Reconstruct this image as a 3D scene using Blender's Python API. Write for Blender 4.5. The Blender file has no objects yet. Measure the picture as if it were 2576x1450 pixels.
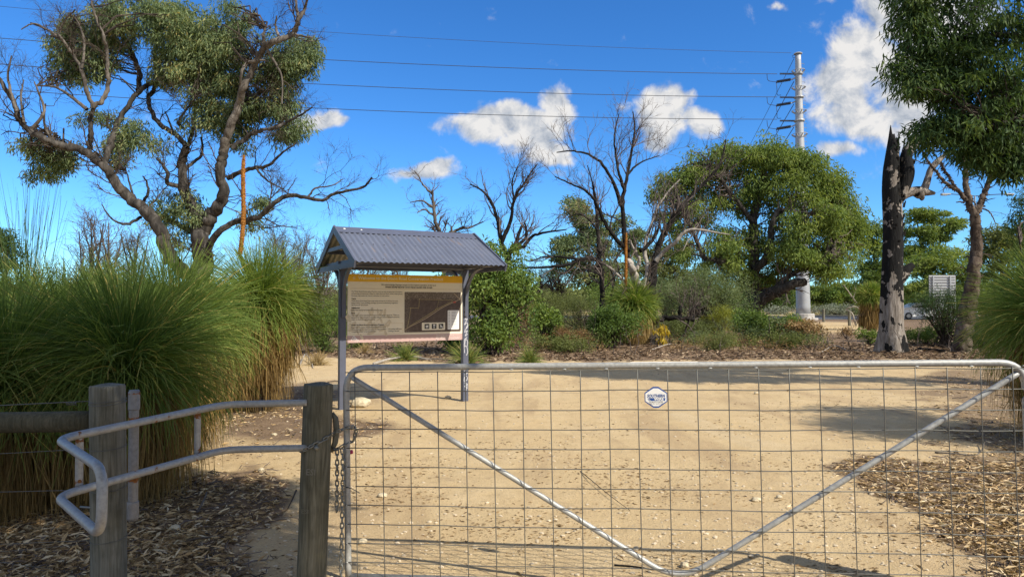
import bpy, math, random
import numpy as np
from mathutils import Vector, Matrix, Quaternion

rng = np.random.default_rng(7)
random.seed(7)
SC = bpy.context.scene
COL = SC.collection
R = math.radians

# ------------------------------------------------------------------ camera, sky, sun, exposure
F = 1717.0                     # focal length of the photograph in 2576-wide pixels
HOR = 762.0                    # horizon row
EYE = 1.5
PITCH = math.atan((HOR - 725.0) / F)
cam_d = bpy.data.cameras.new('camera')
cam = bpy.data.objects.new('camera', cam_d)
COL.objects.link(cam)
cam.location = (0, 0, EYE)
cam.rotation_euler = (R(90) + PITCH, 0, 0)
cam_d.sensor_width = 36.0
cam_d.lens = 36.0 * F / 2576.0
cam_d.clip_start = 0.05
cam_d.clip_end = 5000
SC.camera = cam

SUN = np.array([1.06, -0.80, 1.22])
SUN = SUN / np.linalg.norm(SUN)
sun_el = math.asin(SUN[2])
sun_az = math.atan2(SUN[0], SUN[1])          # clockwise from +Y

sl = bpy.data.lights.new('sun', 'SUN')
sl.energy = 4.2
sl.angle = R(0.5)
sl.color = (1.0, 0.92, 0.78)
so = bpy.data.objects.new('sun', sl)
COL.objects.link(so)
so.location = (20, -18, 30)
so.rotation_euler = Vector(SUN).to_track_quat('Z', 'Y').to_euler()

SC.view_settings.view_transform = 'Standard'
SC.view_settings.look = 'None'
SC.view_settings.gamma = 1.0
SC.view_settings.use_curve_mapping = False
SC.view_settings.exposure = 0.6
SC.render.film_transparent = False
SC.render.engine = 'CYCLES'
cy = SC.cycles
cy.max_bounces = 6
cy.diffuse_bounces = 3
cy.glossy_bounces = 2
cy.transmission_bounces = 4
cy.transparent_max_bounces = 6
cy.caustics_reflective = False
cy.caustics_refractive = False
cy.use_denoising = True
cy.denoiser = 'OPENIMAGEDENOISE'
cy.denoising_input_passes = 'RGB_ALBEDO_NORMAL'
cy.denoising_prefilter = 'ACCURATE'
SC.render.use_persistent_data = False


class NT:
    """tiny node-tree helper"""
    def __init__(s, tree):
        s.t = tree
        s.t.nodes.clear()

    def n(s, typ, **kw):
        nd = s.t.nodes.new(typ)
        for k, v in kw.items():
            if k == 'inp':
                for kk, vv in v.items():
                    if hasattr(vv, 'is_output') or isinstance(vv, bpy.types.NodeSocket):
                        s.t.links.new(vv, nd.inputs[kk])
                    else:
                        nd.inputs[kk].default_value = vv
            else:
                setattr(nd, k, v)
        return nd

    def math(s, op, a, b=None, c=None, clamp=False):
        nd = s.t.nodes.new('ShaderNodeMath')
        nd.operation = op
        nd.use_clamp = clamp
        for i, v in enumerate((a, b, c)):
            if v is None:
                continue
            if isinstance(v, bpy.types.NodeSocket):
                s.t.links.new(v, nd.inputs[i])
            else:
                nd.inputs[i].default_value = v
        return nd.outputs[0]

    def vmath(s, op, a, b=None):
        nd = s.t.nodes.new('ShaderNodeVectorMath')
        nd.operation = op
        for i, v in enumerate((a, b)):
            if v is None:
                continue
            if isinstance(v, bpy.types.NodeSocket):
                s.t.links.new(v, nd.inputs[i])
            else:
                nd.inputs[i].default_value = v
        return nd

    def mix(s, f, a, b, blend='MIX'):
        nd = s.t.nodes.new('ShaderNodeMix')
        nd.data_type = 'RGBA'
        nd.blend_type = blend
        for i, v in ((0, f), (6, a), (7, b)):
            if isinstance(v, bpy.types.NodeSocket):
                s.t.links.new(v, nd.inputs[i])
            else:
                nd.inputs[i].default_value = (*v, 1) if (i > 0 and len(v) == 3) else v
        return nd.outputs[2]

    def ramp(s, f, stops, interp='LINEAR'):
        nd = s.t.nodes.new('ShaderNodeValToRGB')
        nd.color_ramp.interpolation = interp
        e = nd.color_ramp.elements
        while len(e) < len(stops):
            e.new(0.5)
        for el, (p, c) in zip(e, stops):
            el.position = p
            el.color = (*c, 1) if len(c) == 3 else c
        s.t.links.new(f, nd.inputs[0])
        return nd.outputs[0]

    def smooth(s, v, lo, hi):
        nd = s.t.nodes.new('ShaderNodeMapRange')
        nd.interpolation_type = 'SMOOTHSTEP'
        s.t.links.new(v, nd.inputs[0])
        nd.inputs[1].default_value = lo
        nd.inputs[2].default_value = hi
        return nd.outputs[0]

    def noise(s, vec, scale, detail=4, rough=0.55, dist=0.0):
        nd = s.t.nodes.new('ShaderNodeTexNoise')
        nd.inputs['Scale'].default_value = scale
        nd.inputs['Detail'].default_value = detail
        nd.inputs['Roughness'].default_value = rough
        nd.inputs['Distortion'].default_value = dist
        if vec is not None:
            s.t.links.new(vec, nd.inputs['Vector'])
        return nd.outputs[0]

    def link(s, a, b):
        s.t.links.new(a, b)


world = bpy.data.worlds.new('World')
SC.world = world
world.use_nodes = True


def build_world():
    t = NT(world.node_tree)
    out = t.n('ShaderNodeOutputWorld')
    bg = t.n('ShaderNodeBackground')
    bg.inputs['Strength'].default_value = 0.15
    sky = t.n('ShaderNodeTexSky', sky_type='NISHITA')
    sky.sun_disc = False
    sky.sun_elevation = sun_el
    sky.sun_rotation = sun_az
    sky.altitude = 1200
    sky.air_density = 1.0
    sky.dust_density = 0.0
    sky.ozone_density = 2.0
    hs = t.n('ShaderNodeHueSaturation')
    hs.inputs['Hue'].default_value = 0.5
    hs.inputs['Saturation'].default_value = 1.22
    hs.inputs['Value'].default_value = 1.0
    t.link(sky.outputs[0], hs.inputs['Color'])
    sky_c = t.mix(1.0, hs.outputs[0], (.365, .62, .84), 'MULTIPLY')
    # clouds: puffs given by their bearing and height above the horizon
    tc = t.n('ShaderNodeTexCoord')
    sep = t.n('ShaderNodeSeparateXYZ', inp={0: tc.outputs['Generated']})
    yy = t.math('MAXIMUM', sep.outputs[1], 0.04)
    u = t.math('DIVIDE', sep.outputs[0], yy)
    v = t.math('DIVIDE', sep.outputs[2], yy)
    uv = t.n('ShaderNodeCombineXYZ', inp={0: u, 1: v, 2: 0.0}).outputs[0]
    warp = t.n('ShaderNodeTexNoise')
    warp.inputs['Scale'].default_value = 14
    warp.inputs['Detail'].default_value = 5
    t.link(uv, warp.inputs['Vector'])
    wv = t.vmath('SUBTRACT', warp.outputs['Color'], (0.5, 0.5, 0.5)).outputs[0]
    wv = t.vmath('MULTIPLY', wv, (0.075, 0.055, 0.0)).outputs[0]
    uvw = t.vmath('ADD', uv, wv).outputs[0]
    puffs = [  # x, y, rx, ry in photo pixels (2576 wide), weight
        (1245, 305, 135, 48, 1.0), (1345, 330, 105, 62, 1.0), (1400, 262, 55, 66, 1.0), (1380, 375, 75, 36, .9),
        (1185, 295, 70, 26, .8),
        (1672, 285, 90, 82, 1.0), (1720, 250, 45, 50, .9), (1770, 305, 52, 44, .95), (1650, 345, 60, 36, .8),
        (1075, 422, 92, 30, .9), (1020, 425, 55, 22, .7), (1115, 408, 45, 24, .8),
        (2120, 215, 95, 100, 1.0), (2190, 120, 110, 90, 1.0), (2250, 30, 85, 90, 1.0), (2170, 300, 150, 62, .9),
        (2300, 230, 120, 150, 1.0), (2100, 382, 62, 26, .65), (2260, 340, 90, 44, .7), (2380, 60, 150, 150, 1.0),
        (795, 292, 78, 30, .8), (830, 296, 48, 22, .8), (1965, 14, 48, 18, .45), (2125, 70, 28, 20, .5),
        (1395, 428, 40, 18, .35), (1560, 250, 30, 18, .3), (2110, -30, 90, 30, .4), (2560, 330, 120, 120, .8)]
    dens = None
    for (px, py, rx, ry, w) in puffs:
        c = ((px - 1288) / F, (HOR - py) / F, 0)
        dlt = t.vmath('SUBTRACT', uvw, c).outputs[0]
        dlt = t.vmath('MULTIPLY', dlt, (F / rx / 1.25, F / ry / 1.25, 0)).outputs[0]
        ln = t.vmath('LENGTH', dlt).outputs['Value']
        m = t.math('MULTIPLY_ADD', ln, -w, w)
        dens = m if dens is None else t.math('MAXIMUM', dens, m)
    # added cloud cover out of frame, raised for a whiter fill light
    n0 = t.noise(tc.outputs['Generated'], 3.2, 6, .55)
    rest = t.math('MULTIPLY_ADD', n0, 2.4, -.80)
    side = t.smooth(sep.outputs[1], 0.45, 0.15)
    rest = t.math('MULTIPLY', rest, side)
    dens = t.math('MAXIMUM', dens, rest)
    n1 = t.noise(uv, 16, 9, .62, .3)
    n1b = t.noise(t.vmath('ADD', uv, (0.012, 0.016, 0)).outputs[0], 16, 9, .62, .3)
    d = t.math('ADD', dens, t.math('MULTIPLY_ADD', n1, 1.1, -0.55))
    alpha = t.smooth(d, 0.12, 0.50)
    alpha = t.math('MULTIPLY', alpha, 0.96)
    # relief: lit from above and the right
    rel = t.math('SUBTRACT', n1, n1b)
    shade = t.math('MULTIPLY_ADD', rel, 3.2, 0.42)
    shade = t.math('MULTIPLY_ADD', d, 0.46, shade, clamp=True)
    ccol = t.ramp(shade, [(0.0, (1.55, 1.75, 2.05)), (0.45, (2.5, 2.62, 2.8)), (1.0, (3.9, 3.8, 3.65))])
    colr = t.mix(alpha, sky_c, ccol)
    t.link(colr, bg.inputs['Color'])
    t.link(bg.outputs[0], out.inputs['Surface'])


build_world()

# ------------------------------------------------------------------ geometry helpers
CP, SP = math.cos(PITCH), math.sin(PITCH)


def at(px, py, Y):
    """the point at depth Y (metres) seen at photo pixel px, py (2576-wide)"""
    dx = (px - 1288.0) / F
    dz = (725.0 - py) / F
    d = np.array([dx, CP - SP * dz, SP + CP * dz])
    d = d * (Y / d[1])
    return np.array([d[0], d[1], EYE + d[2]])


def dep(py):
    """depth of the ground seen at row py"""
    p = at(1288, py, 1.0)
    return -EYE / (p[2] - EYE)


def gp(px, py):
    """ground point seen at a pixel"""
    return at(px, py, dep(py))


def vnoise(x, y, seed=0):
    x = np.asarray(x, float); y = np.asarray(y, float)
    xi = np.floor(x).astype(np.int64); yi = np.floor(y).astype(np.int64)
    fx = x - xi; fy = y - yi
    fx = fx * fx * (3 - 2 * fx); fy = fy * fy * (3 - 2 * fy)

    def h(a, b):
        n = (a * 374761393 + b * 668265263 + seed * 974634541) & 0x7fffffff
        n = ((n ^ (n >> 13)) * 1274126177) & 0x7fffffff
        return ((n ^ (n >> 16)) & 0xffff) / 65535.0
    return (h(xi, yi) * (1 - fx) * (1 - fy) + h(xi + 1, yi) * fx * (1 - fy)
            + h(xi, yi + 1) * (1 - fx) * fy + h(xi + 1, yi + 1) * fx * fy)


def fbm(x, y, seed=0, oct=4):
    s = 0; a = .5; f = 1
    for i in range(oct):
        s = s + a * vnoise(x * f, y * f, seed + i * 17)
        a *= .5; f *= 2.03
    return s / (1 - .5 ** oct)


def gh(x, y):
    """ground height"""
    x = np.asarray(x, float); y = np.asarray(y, float)
    near = np.clip((40 - np.hypot(x, y)) / 30, 0, 1)
    return (0.05 * (fbm(x * .35, y * .35, 3, 3) - .5) + 0.022 * (fbm(x * 1.7, y * 1.7, 5, 3) - .5)
            + 0.016 * (fbm(x * 4.5, y * 4.5, 9, 3) - .5)) * near


def norm(v):
    return v / np.maximum(np.linalg.norm(v, axis=-1, keepdims=True), 1e-9)


class MB:
    """mesh builder on numpy arrays: quads, tris and ngons, with a per-vertex 'tint'"""
    def __init__(s):
        s.v = []; s.f = []; s.t = []; s.nv = 0

    def add(s, v, f, tint=0.5):
        v = np.asarray(v, float).reshape(-1, 3)
        if isinstance(f, np.ndarray):
            s.f.append(f.astype(np.int64) + s.nv)
        else:
            by = {}
            for q in f:
                by.setdefault(len(q), []).append(q)
            for k, q in by.items():
                s.f.append(np.array(q, np.int64) + s.nv)
        s.v.append(v)
        tt = np.asarray(tint, float)
        s.t.append(np.full(len(v), float(tt)) if tt.ndim == 0 else tt)
        s.nv += len(v)
        return s

    def box(s, c, size, rot=None, tint=.5, bev=0.0):
        x, y, z = np.array(size) / 2.0
        if bev <= 0:
            v = np.array([[-x, -y, -z], [x, -y, -z], [x, y, -z], [-x, y, -z], [-x, -y, z], [x, -y, z], [x, y, z], [-x, y, z]])
            f = [(0, 3, 2, 1), (4, 5, 6, 7), (0, 1, 5, 4), (1, 2, 6, 5), (2, 3, 7, 6), (3, 0, 4, 7)]
        else:
            b = min(bev, x * .9, y * .9, z * .9)
            bm = bmesh_box(2 * x, 2 * y, 2 * z, b)
            v, f = bm
        if rot is not None:
            v = v @ np.array(rot).T
        return s.add(v + np.array(c), f, tint)

    def tube(s, pts, rad, k=10, caps=True, tint=.5):
        pts = np.asarray(pts, float)
        rad = np.broadcast_to(np.asarray(rad, float), (len(pts),))
        tubes(s, pts[None], rad[None], k, tint)
        if caps:
            n = len(pts)
            b = s.nv - n * k
            s.f.append(np.array([[b + i for i in range(k)][::-1]]))
            s.f.append(np.array([[b + (n - 1) * k + i for i in range(k)]]))
        return s

    def build(s, name, mat=None, parent=None, origin=(0, 0, 0), smooth=False, attr=None, kind=None):
        me = bpy.data.meshes.new(name)
        v = np.concatenate(s.v) - np.asarray(origin, float)
        me.vertices.add(len(v))
        me.vertices.foreach_set('co', v.astype(np.float32).ravel())
        nl = sum(f.size for f in s.f); npg = sum(len(f) for f in s.f)
        me.loops.add(nl); me.polygons.add(npg)
        me.loops.foreach_set('vertex_index', np.concatenate([f.ravel() for f in s.f]).astype(np.int32))
        cnt = np.concatenate([np.full(len(f), f.shape[1]) for f in s.f])
        me.polygons.foreach_set('loop_start', np.concatenate([[0], np.cumsum(cnt)[:-1]]).astype(np.int32))
        me.update(calc_edges=True)
        a = me.attributes.new('tint', 'FLOAT', 'POINT')
        a.data.foreach_set('value', np.concatenate(s.t).astype(np.float32))
        if attr:
            for k, val in attr.items():
                a = me.attributes.new(k, 'FLOAT', 'POINT')
                a.data.foreach_set('value', np.asarray(val, np.float32))
        me.polygons.foreach_set('use_smooth', np.full(npg, bool(smooth)))
        if mat:
            me.materials.append(mat)
        o = bpy.data.objects.new(name, me)
        COL.objects.link(o)
        if parent is not None:
            o.parent = parent
        if kind:
            o['kind'] = kind
        return o


_bb = {}


def bmesh_box(x, y, z, b):
    import bmesh
    key = (round(x, 5), round(y, 5), round(z, 5), round(b, 5))
    if key in _bb:
        return _bb[key]
    bm = bmesh.new()
    bmesh.ops.create_cube(bm, size=1)
    for v in bm.verts:
        v.co = Vector((v.co.x * x, v.co.y * y, v.co.z * z))
    bmesh.ops.bevel(bm, geom=bm.edges[:] + bm.verts[:], offset=b, segments=1, affect='EDGES', profile=.5)
    bm.verts.index_update()
    r = (np.array([v.co[:] for v in bm.verts]), [tuple(v.index for v in f.verts) for f in bm.faces])
    bm.free()
    _bb[key] = r
    return r


def tubes(mb, P, Rr, k=3, tint=.5):
    """a batch of T tubes, each of N points, k sides"""
    T, N, _ = P.shape
    d = np.gradient(P, axis=1)
    d = norm(d)
    mean = norm(P[:, -1] - P[:, 0] + 1e-6)
    ref = np.where(np.abs(mean[:, 2:3]) > .8, np.array([[1., 0, 0]]), np.array([[0, 0, 1.]]))
    ref = norm(ref - (ref * mean).sum(-1, keepdims=True) * mean)
    a = ref[:, None, :] - (ref[:, None, :] * d).sum(-1, keepdims=True) * d
    a = norm(a)
    b = np.cross(d, a)
    ang = np.arange(k) * 2 * math.pi / k
    v = (P[:, :, None, :] + Rr[:, :, None, None] * (np.cos(ang)[None, None, :, None] * a[:, :, None, :]
                                                     + np.sin(ang)[None, None, :, None] * b[:, :, None, :]))
    base = (np.arange(T) * N * k)[:, None, None] + (np.arange(N - 1) * k)[None, :, None] + np.arange(k)[None, None, :]
    base2 = (np.arange(T) * N * k)[:, None, None] + (np.arange(N - 1) * k)[None, :, None] + ((np.arange(k) + 1) % k)[None, None, :]
    f = np.stack([base, base2, base2 + k, base + k], -1).reshape(-1, 4)
    tt = np.asarray(tint, float)
    if tt.ndim == 1:
        tt = np.repeat(tt, N * k)
    elif tt.ndim == 2:
        tt = np.repeat(tt.ravel(), k)
    mb.add(v.reshape(-1, 3), f, tt)


def catmull(pts, n_per=6):
    pts = np.asarray(pts, float)
    if len(pts) < 3:
        t = np.linspace(0, 1, n_per + 1)[:, None]
        return pts[0] * (1 - t) + pts[-1] * t
    P = np.vstack([2 * pts[0] - pts[1], pts, 2 * pts[-1] - pts[-2]])
    out = []
    for i in range(1, len(P) - 2):
        for t in np.linspace(0, 1, n_per, endpoint=False):
            t2, t3 = t * t, t * t * t
            out.append(.5 * ((2 * P[i]) + (-P[i - 1] + P[i + 1]) * t + (2 * P[i - 1] - 5 * P[i] + 4 * P[i + 1] - P[i + 2]) * t2
                             + (-P[i - 1] + 3 * P[i] - 3 * P[i + 1] + P[i + 2]) * t3))
    out.append(P[-2])
    return np.array(out)


def resample(pts, n):
    pts = np.asarray(pts, float)
    s = np.concatenate([[0], np.cumsum(np.linalg.norm(np.diff(pts, axis=0), axis=1))])
    q = np.linspace(0, s[-1], n)
    return np.stack([np.interp(q, s, pts[:, i]) for i in range(3)], 1)


def fillet(pts, r, n=6):
    """polyline with rounded corners"""
    pts = [np.asarray(p, float) for p in pts]
    out = [pts[0]]
    for i in range(1, len(pts) - 1):
        a, b, c = pts[i - 1], pts[i], pts[i + 1]
        u = (a - b) / np.linalg.norm(a - b); w = (c - b) / np.linalg.norm(c - b)
        L = min(r, np.linalg.norm(a - b) * .45, np.linalg.norm(c - b) * .45)
        p0, p2 = b + u * L, b + w * L
        for t in np.linspace(0, 1, n):
            out.append((1 - t) ** 2 * p0 + 2 * t * (1 - t) * b + t * t * p2)
    out.append(pts[-1])
    return np.array(out)


def lathe(mb, prof, c=(0, 0, 0), k=16, tint=.5):
    """revolve (r, z) pairs round the z axis"""
    prof = np.asarray(prof, float)
    ang = np.arange(k) * 2 * math.pi / k
    v = np.stack([prof[:, 0][:, None] * np.cos(ang), prof[:, 0][:, None] * np.sin(ang),
                  np.repeat(prof[:, 1][:, None], k, 1)], -1).reshape(-1, 3) + np.asarray(c, float)
    f = []
    for i in range(len(prof) - 1):
        for j in range(k):
            f.append((i * k + j, i * k + (j + 1) % k, (i + 1) * k + (j + 1) % k, (i + 1) * k + j))
    f.append(tuple(range(k))[::-1])
    f.append(tuple((len(prof) - 1) * k + j for j in range(k)))
    mb.add(v, f, tint)


def leaves(mb, p, d, l, w, tint, curl=.12, seg=1):
    """lance-shaped leaves from root p along d; seg=2 gives a bent leaf of six corners"""
    n = len(p)
    d = norm(d)
    r = rng.normal(size=(n, 3))
    s = norm(np.cross(d, r))
    nn = np.cross(s, d)
    l = np.broadcast_to(np.asarray(l, float), (n,))[:, None]
    w = np.broadcast_to(np.asarray(w, float), (n,))[:, None]
    if seg == 1:
        v = np.stack([p, p + d * l * .42 + s * w * .5 + nn * l * curl, p + d * l, p + d * l * .42 - s * w * .5 + nn * l * curl], 1)
        f = np.arange(n * 4).reshape(n, 4)
        mb.add(v.reshape(-1, 3), f, np.repeat(tint, 4))
    else:
        sw = s * w * .5
        v = np.stack([p, p + d * l * .3 + sw + nn * l * curl * .8, p + d * l * .68 + sw * .7 + nn * l * curl,
                      p + d * l, p + d * l * .68 - sw * .7 + nn * l * curl, p + d * l * .3 - sw + nn * l * curl * .8], 1)
        i = np.arange(n)[:, None] * 6
        mb.add(v.reshape(-1, 3), np.concatenate([i + np.array([[0, 1, 2, 5]]), i + np.array([[2, 3, 4, 5]])]), np.repeat(tint, 6))


def grow(P, Rr, n, length, ang, N=6, wig=.18, bias=(0, 0, .1), tmin=.2, rfac=.5, rtip=.25, taper=True, minr=.0015, bs=1.0):
    """n side shoots from a batch of parent tubes"""
    T, M, _ = P.shape
    seglen = np.linalg.norm(P[:, -1] - P[:, 0], axis=1) + .05
    pi = rng.choice(T, n, p=seglen / seglen.sum())
    t = tmin + (1 - tmin) * rng.random(n) ** .8
    x = t * (M - 1)
    i0 = np.minimum(x.astype(int), M - 2)
    fr = (x - i0)[:, None]
    pos = P[pi, i0] * (1 - fr) + P[pi, i0 + 1] * fr
    rad = Rr[pi, i0] * (1 - fr[:, 0]) + Rr[pi, i0 + 1] * fr[:, 0]
    tan = norm(P[pi, i0 + 1] - P[pi, i0])
    perp = rng.normal(size=(n, 3))
    perp = norm(perp - (perp * tan).sum(-1, keepdims=True) * tan)
    a = (ang[0] + (ang[1] - ang[0]) * rng.random(n))[:, None]
    d = norm(np.cos(a) * tan + np.sin(a) * perp + np.array(bias) * bs)
    L = (length[0] + (length[1] - length[0]) * rng.random(n)) * (1.0 - .45 * t)
    out = np.zeros((n, N, 3)); out[:, 0] = pos
    for j in range(1, N):
        d = norm(d + wig * rng.normal(size=(n, 3)) + np.array(bias) * .35)
        out[:, j] = out[:, j - 1] + d * (L / (N - 1))[:, None]
    r0 = np.maximum(rad * rfac, minr)
    prof = np.linspace(1, rtip, N)
    RR = np.maximum(r0[:, None] * prof[None], minr * .6)
    return out, RR


def pack(limbs, N=14):
    """a list of (points, radii) as one batch"""
    P = np.stack([resample(p, N) for p, r in limbs])
    RR = np.stack([np.interp(np.linspace(0, 1, N), np.linspace(0, 1, len(r)), r) for p, r in limbs])
    return P, RR


# ------------------------------------------------------------------ naming helpers
def tag(o, label, cat, group=None):
    o['label'] = label
    o['category'] = cat
    if group:
        o['group'] = group
    return o


def thing(name, label, cat, loc=(0, 0, 0), rotz=0.0, group=None):
    o = bpy.data.objects.new(name, None)
    o.empty_display_size = .2
    COL.objects.link(o)
    o.location = [float(c) for c in loc]
    o.rotation_euler = (0, 0, rotz)
    return tag(o, label, cat, group)


def clone(o, parent=None, loc=None):
    c = o.copy()
    COL.objects.link(c)
    if parent is not None:
        c.parent = parent
    if loc is not None:
        c.location = loc
    return c


# ------------------------------------------------------------------ materials
def new_mat(name):
    m = bpy.data.materials.new(name)
    m.use_nodes = True
    t = NT(m.node_tree)
    out = t.n('ShaderNodeOutputMaterial')
    b = t.n('ShaderNodeBsdfPrincipled')
    t.link(b.outputs[0], out.inputs['Surface'])
    return m, t, b, out


def plain(name, col, rough=.6, metal=0.0, var=.15, scale=20, bump=0.0, bscale=60, spec=.4):
    m, t, b, out = new_mat(name)
    tc = t.n('ShaderNodeTexCoord').outputs['Object']
    n = t.noise(tc, scale, 4)
    lo = tuple(c * (1 - var) for c in col); hi = tuple(min(1, c * (1 + var)) for c in col)
    t.link(t.ramp(n, [(.3, lo), (.7, hi)]), b.inputs['Base Color'])
    b.inputs['Roughness'].default_value = rough
    b.inputs['Metallic'].default_value = metal
    b.inputs['Specular IOR Level'].default_value = spec
    if bump:
        bn = t.n('ShaderNodeBump')
        bn.inputs['Strength'].default_value = bump
        bn.inputs['Distance'].default_value = .01
        t.link(t.noise(tc, bscale, 4), bn.inputs['Height'])
        t.link(bn.outputs[0], b.inputs['Normal'])
    return m


def leafmat(name, stops, trans=.35, rough=.45, spec=.4):
    """colour runs along the leaf's own 'tint'"""
    m, t, b, out = new_mat(name)
    at_ = t.n('ShaderNodeAttribute', attribute_name='tint')
    c = t.ramp(at_.outputs['Fac'], stops)
    t.link(c, b.inputs['Base Color'])
    b.inputs['Roughness'].default_value = rough
    b.inputs['Specular IOR Level'].default_value = spec
    tr = t.n('ShaderNodeBsdfTranslucent')
    tcx = t.mix(1.0, c, (1.25, 1.2, .55), 'MULTIPLY')
    t.link(tcx, tr.inputs['Color'])
    mx = t.n('ShaderNodeMixShader')
    mx.inputs[0].default_value = trans
    t.link(b.outputs[0], mx.inputs[1])
    t.link(tr.outputs[0], mx.inputs[2])
    t.link(mx.outputs[0], out.inputs['Surface'])
    return m


def barkmat(name, stops, scale=7, stretch=.25, bump=.8, rough=.9):
    m, t, b, out = new_mat(name)
    tc = t.n('ShaderNodeTexCoord').outputs['Object']
    mp = t.n('ShaderNodeMapping')
    mp.inputs['Scale'].default_value = (1, 1, stretch)
    t.link(tc, mp.inputs['Vector'])
    n = t.noise(mp.outputs[0], scale, 7, .65, .4)
    at_ = t.n('ShaderNodeAttribute', attribute_name='tint')
    n2 = t.math('MULTIPLY_ADD', at_.outputs['Fac'], .5, -.25)
    n3 = t.math('ADD', n, n2)
    t.link(t.ramp(n3, stops), b.inputs['Base Color'])
    b.inputs['Roughness'].default_value = rough
    b.inputs['Specular IOR Level'].default_value = .15
    bn = t.n('ShaderNodeBump')
    bn.inputs['Strength'].default_value = bump
    bn.inputs['Distance'].default_value = .05
    t.link(n, bn.inputs['Height'])
    t.link(bn.outputs[0], b.inputs['Normal'])
    return m


M = {}
M['tuart_leaf'] = leafmat('tuart_leaf', [(0, (0.079, 0.123, 0.063)), (0.45, (0.166, 0.23, 0.113)), (0.8, (0.277, 0.329, 0.146)), (1, (0.507, 0.383, 0.155))], .38, .55, .25)
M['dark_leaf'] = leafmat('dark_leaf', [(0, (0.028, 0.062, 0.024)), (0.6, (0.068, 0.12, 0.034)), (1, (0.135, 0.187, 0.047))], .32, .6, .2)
M['peppy_leaf'] = leafmat('peppy_leaf', [(0, (0.092, 0.147, 0.044)), (0.5, (0.182, 0.256, 0.064)), (1, (0.302, 0.352, 0.091))], .42, .6, .2)
M['bush_leaf'] = leafmat('bush_leaf', [(0, (0.069, 0.127, 0.035)), (0.5, (0.138, 0.212, 0.048)), (1, (0.235, 0.304, 0.068))], .38, .55, .25)
M['olive_leaf'] = leafmat('olive_leaf', [(0, (0.095, 0.115, 0.043)), (0.5, (0.161, 0.193, 0.062)), (1, (0.246, 0.281, 0.09))], .35, .6, .2)
M['grey_leaf'] = leafmat('grey_leaf', [(0, (0.094, 0.133, 0.06)), (0.5, (0.156, 0.203, 0.086)), (1, (0.25, 0.296, 0.132))], .32, .6, .2)
M['dry_leaf'] = leafmat('dry_leaf', [(0, (0.139, 0.075, 0.037)), (0.5, (0.256, 0.161, 0.073)), (1, (0.405, 0.287, 0.147))], .25, .7, .15)
M['yellow_leaf'] = leafmat('yellow_leaf', [(0, (.40, .30, .03)), (1, (.65, .50, .06))], .35)
M['lime_leaf'] = leafmat('lime_leaf', [(0, (0.168, 0.196, 0.026)), (1, (0.336, 0.35, 0.039))], .35)
M['silver_leaf'] = leafmat('silver_leaf', [(0, (.16, .19, .14)), (1, (.34, .37, .28))], .2)
M['blade'] = leafmat('blade', [(0, (.040, .082, .020)), (.35, (.105, .172, .036)), (.7, (.24, .315, .072)), (1, (.50, .44, .15))], .42, .6, .15)
M['deep_blade'] = leafmat('deep_blade', [(0, (0.031, 0.069, 0.02)), (0.35, (0.084, 0.149, 0.035)), (0.7, (0.198, 0.27, 0.066)), (1, (0.504, 0.414, 0.143))], .42, .6, .15)
M['dark_blade'] = leafmat('dark_blade', [(0, (.022, .045, .016)), (.5, (.055, .095, .028)), (1, (.14, .15, .06))], .3, .7, .15)
M['dry_blade'] = leafmat('dry_blade', [(0, (0.128, 0.084, 0.038)), (0.5, (0.255, 0.175, 0.072)), (1, (0.45, 0.308, 0.12))], .3, .8, .1)
M['straw'] = leafmat('straw', [(0, (.25, .18, .08)), (1, (.48, .36, .17))], .3, .8, .1)
M['litter_leaf'] = leafmat('litter_leaf', [(0, (.10, .068, .040)), (.35, (.30, .205, .105)), (.7, (.56, .40, .21)), (1, (.74, .62, .42))], .12, .75, .15)
M['bush_litter'] = leafmat('bush_litter', [(0, (.045, .033, .026)), (.5, (.17, .115, .075)), (.85, (.30, .21, .14)), (1, (.50, .40, .28))], .1, .8, .1)
M['bark'] = barkmat('bark', [(.28, (.012, .011, .010)), (.5, (.050, .045, .040)), (.75, (.155, .140, .125))])
M['pale_bark'] = barkmat('pale_bark', [(.25, (.035, .030, .025)), (.5, (.12, .104, .088)), (.75, (.26, .235, .205))])
M['burnt_bark'] = barkmat('burnt_bark', [(.3, (.006, .006, .006)), (.6, (.020, .018, .016)), (.85, (.10, .09, .08))])
M['white_limb'] = barkmat('white_limb', [(.25, (.16, .14, .12)), (.5, (.34, .31, .27)), (.8, (.52, .48, .43))])
M['flaky_bark'] = barkmat('flaky_bark', [(.3, (.025, .019, .015)), (.5, (.09, .068, .052)), (.75, (.22, .18, .14))], 5, .5, 1.0)
M['twig'] = barkmat('twig', [(.3, (.028, .022, .018)), (.7, (.085, .068, .056))], 7, .25, 0.0)
M['grey_twig'] = barkmat('grey_twig', [(.3, (.060, .048, .042)), (.7, (.16, .13, .115))], 7, .25, 0.0)
M['spike'] = plain('spike', (.31, .135, .032), .9, 0, .5, 45, 1.0, 90, .1)
M['spike_stalk'] = plain('spike_stalk', (.05, .03, .018), .9, 0, .3, 25)
M['stump'] = barkmat('stump', [(.3, (.008, .007, .006)), (.7, (.045, .035, .026))])

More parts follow.
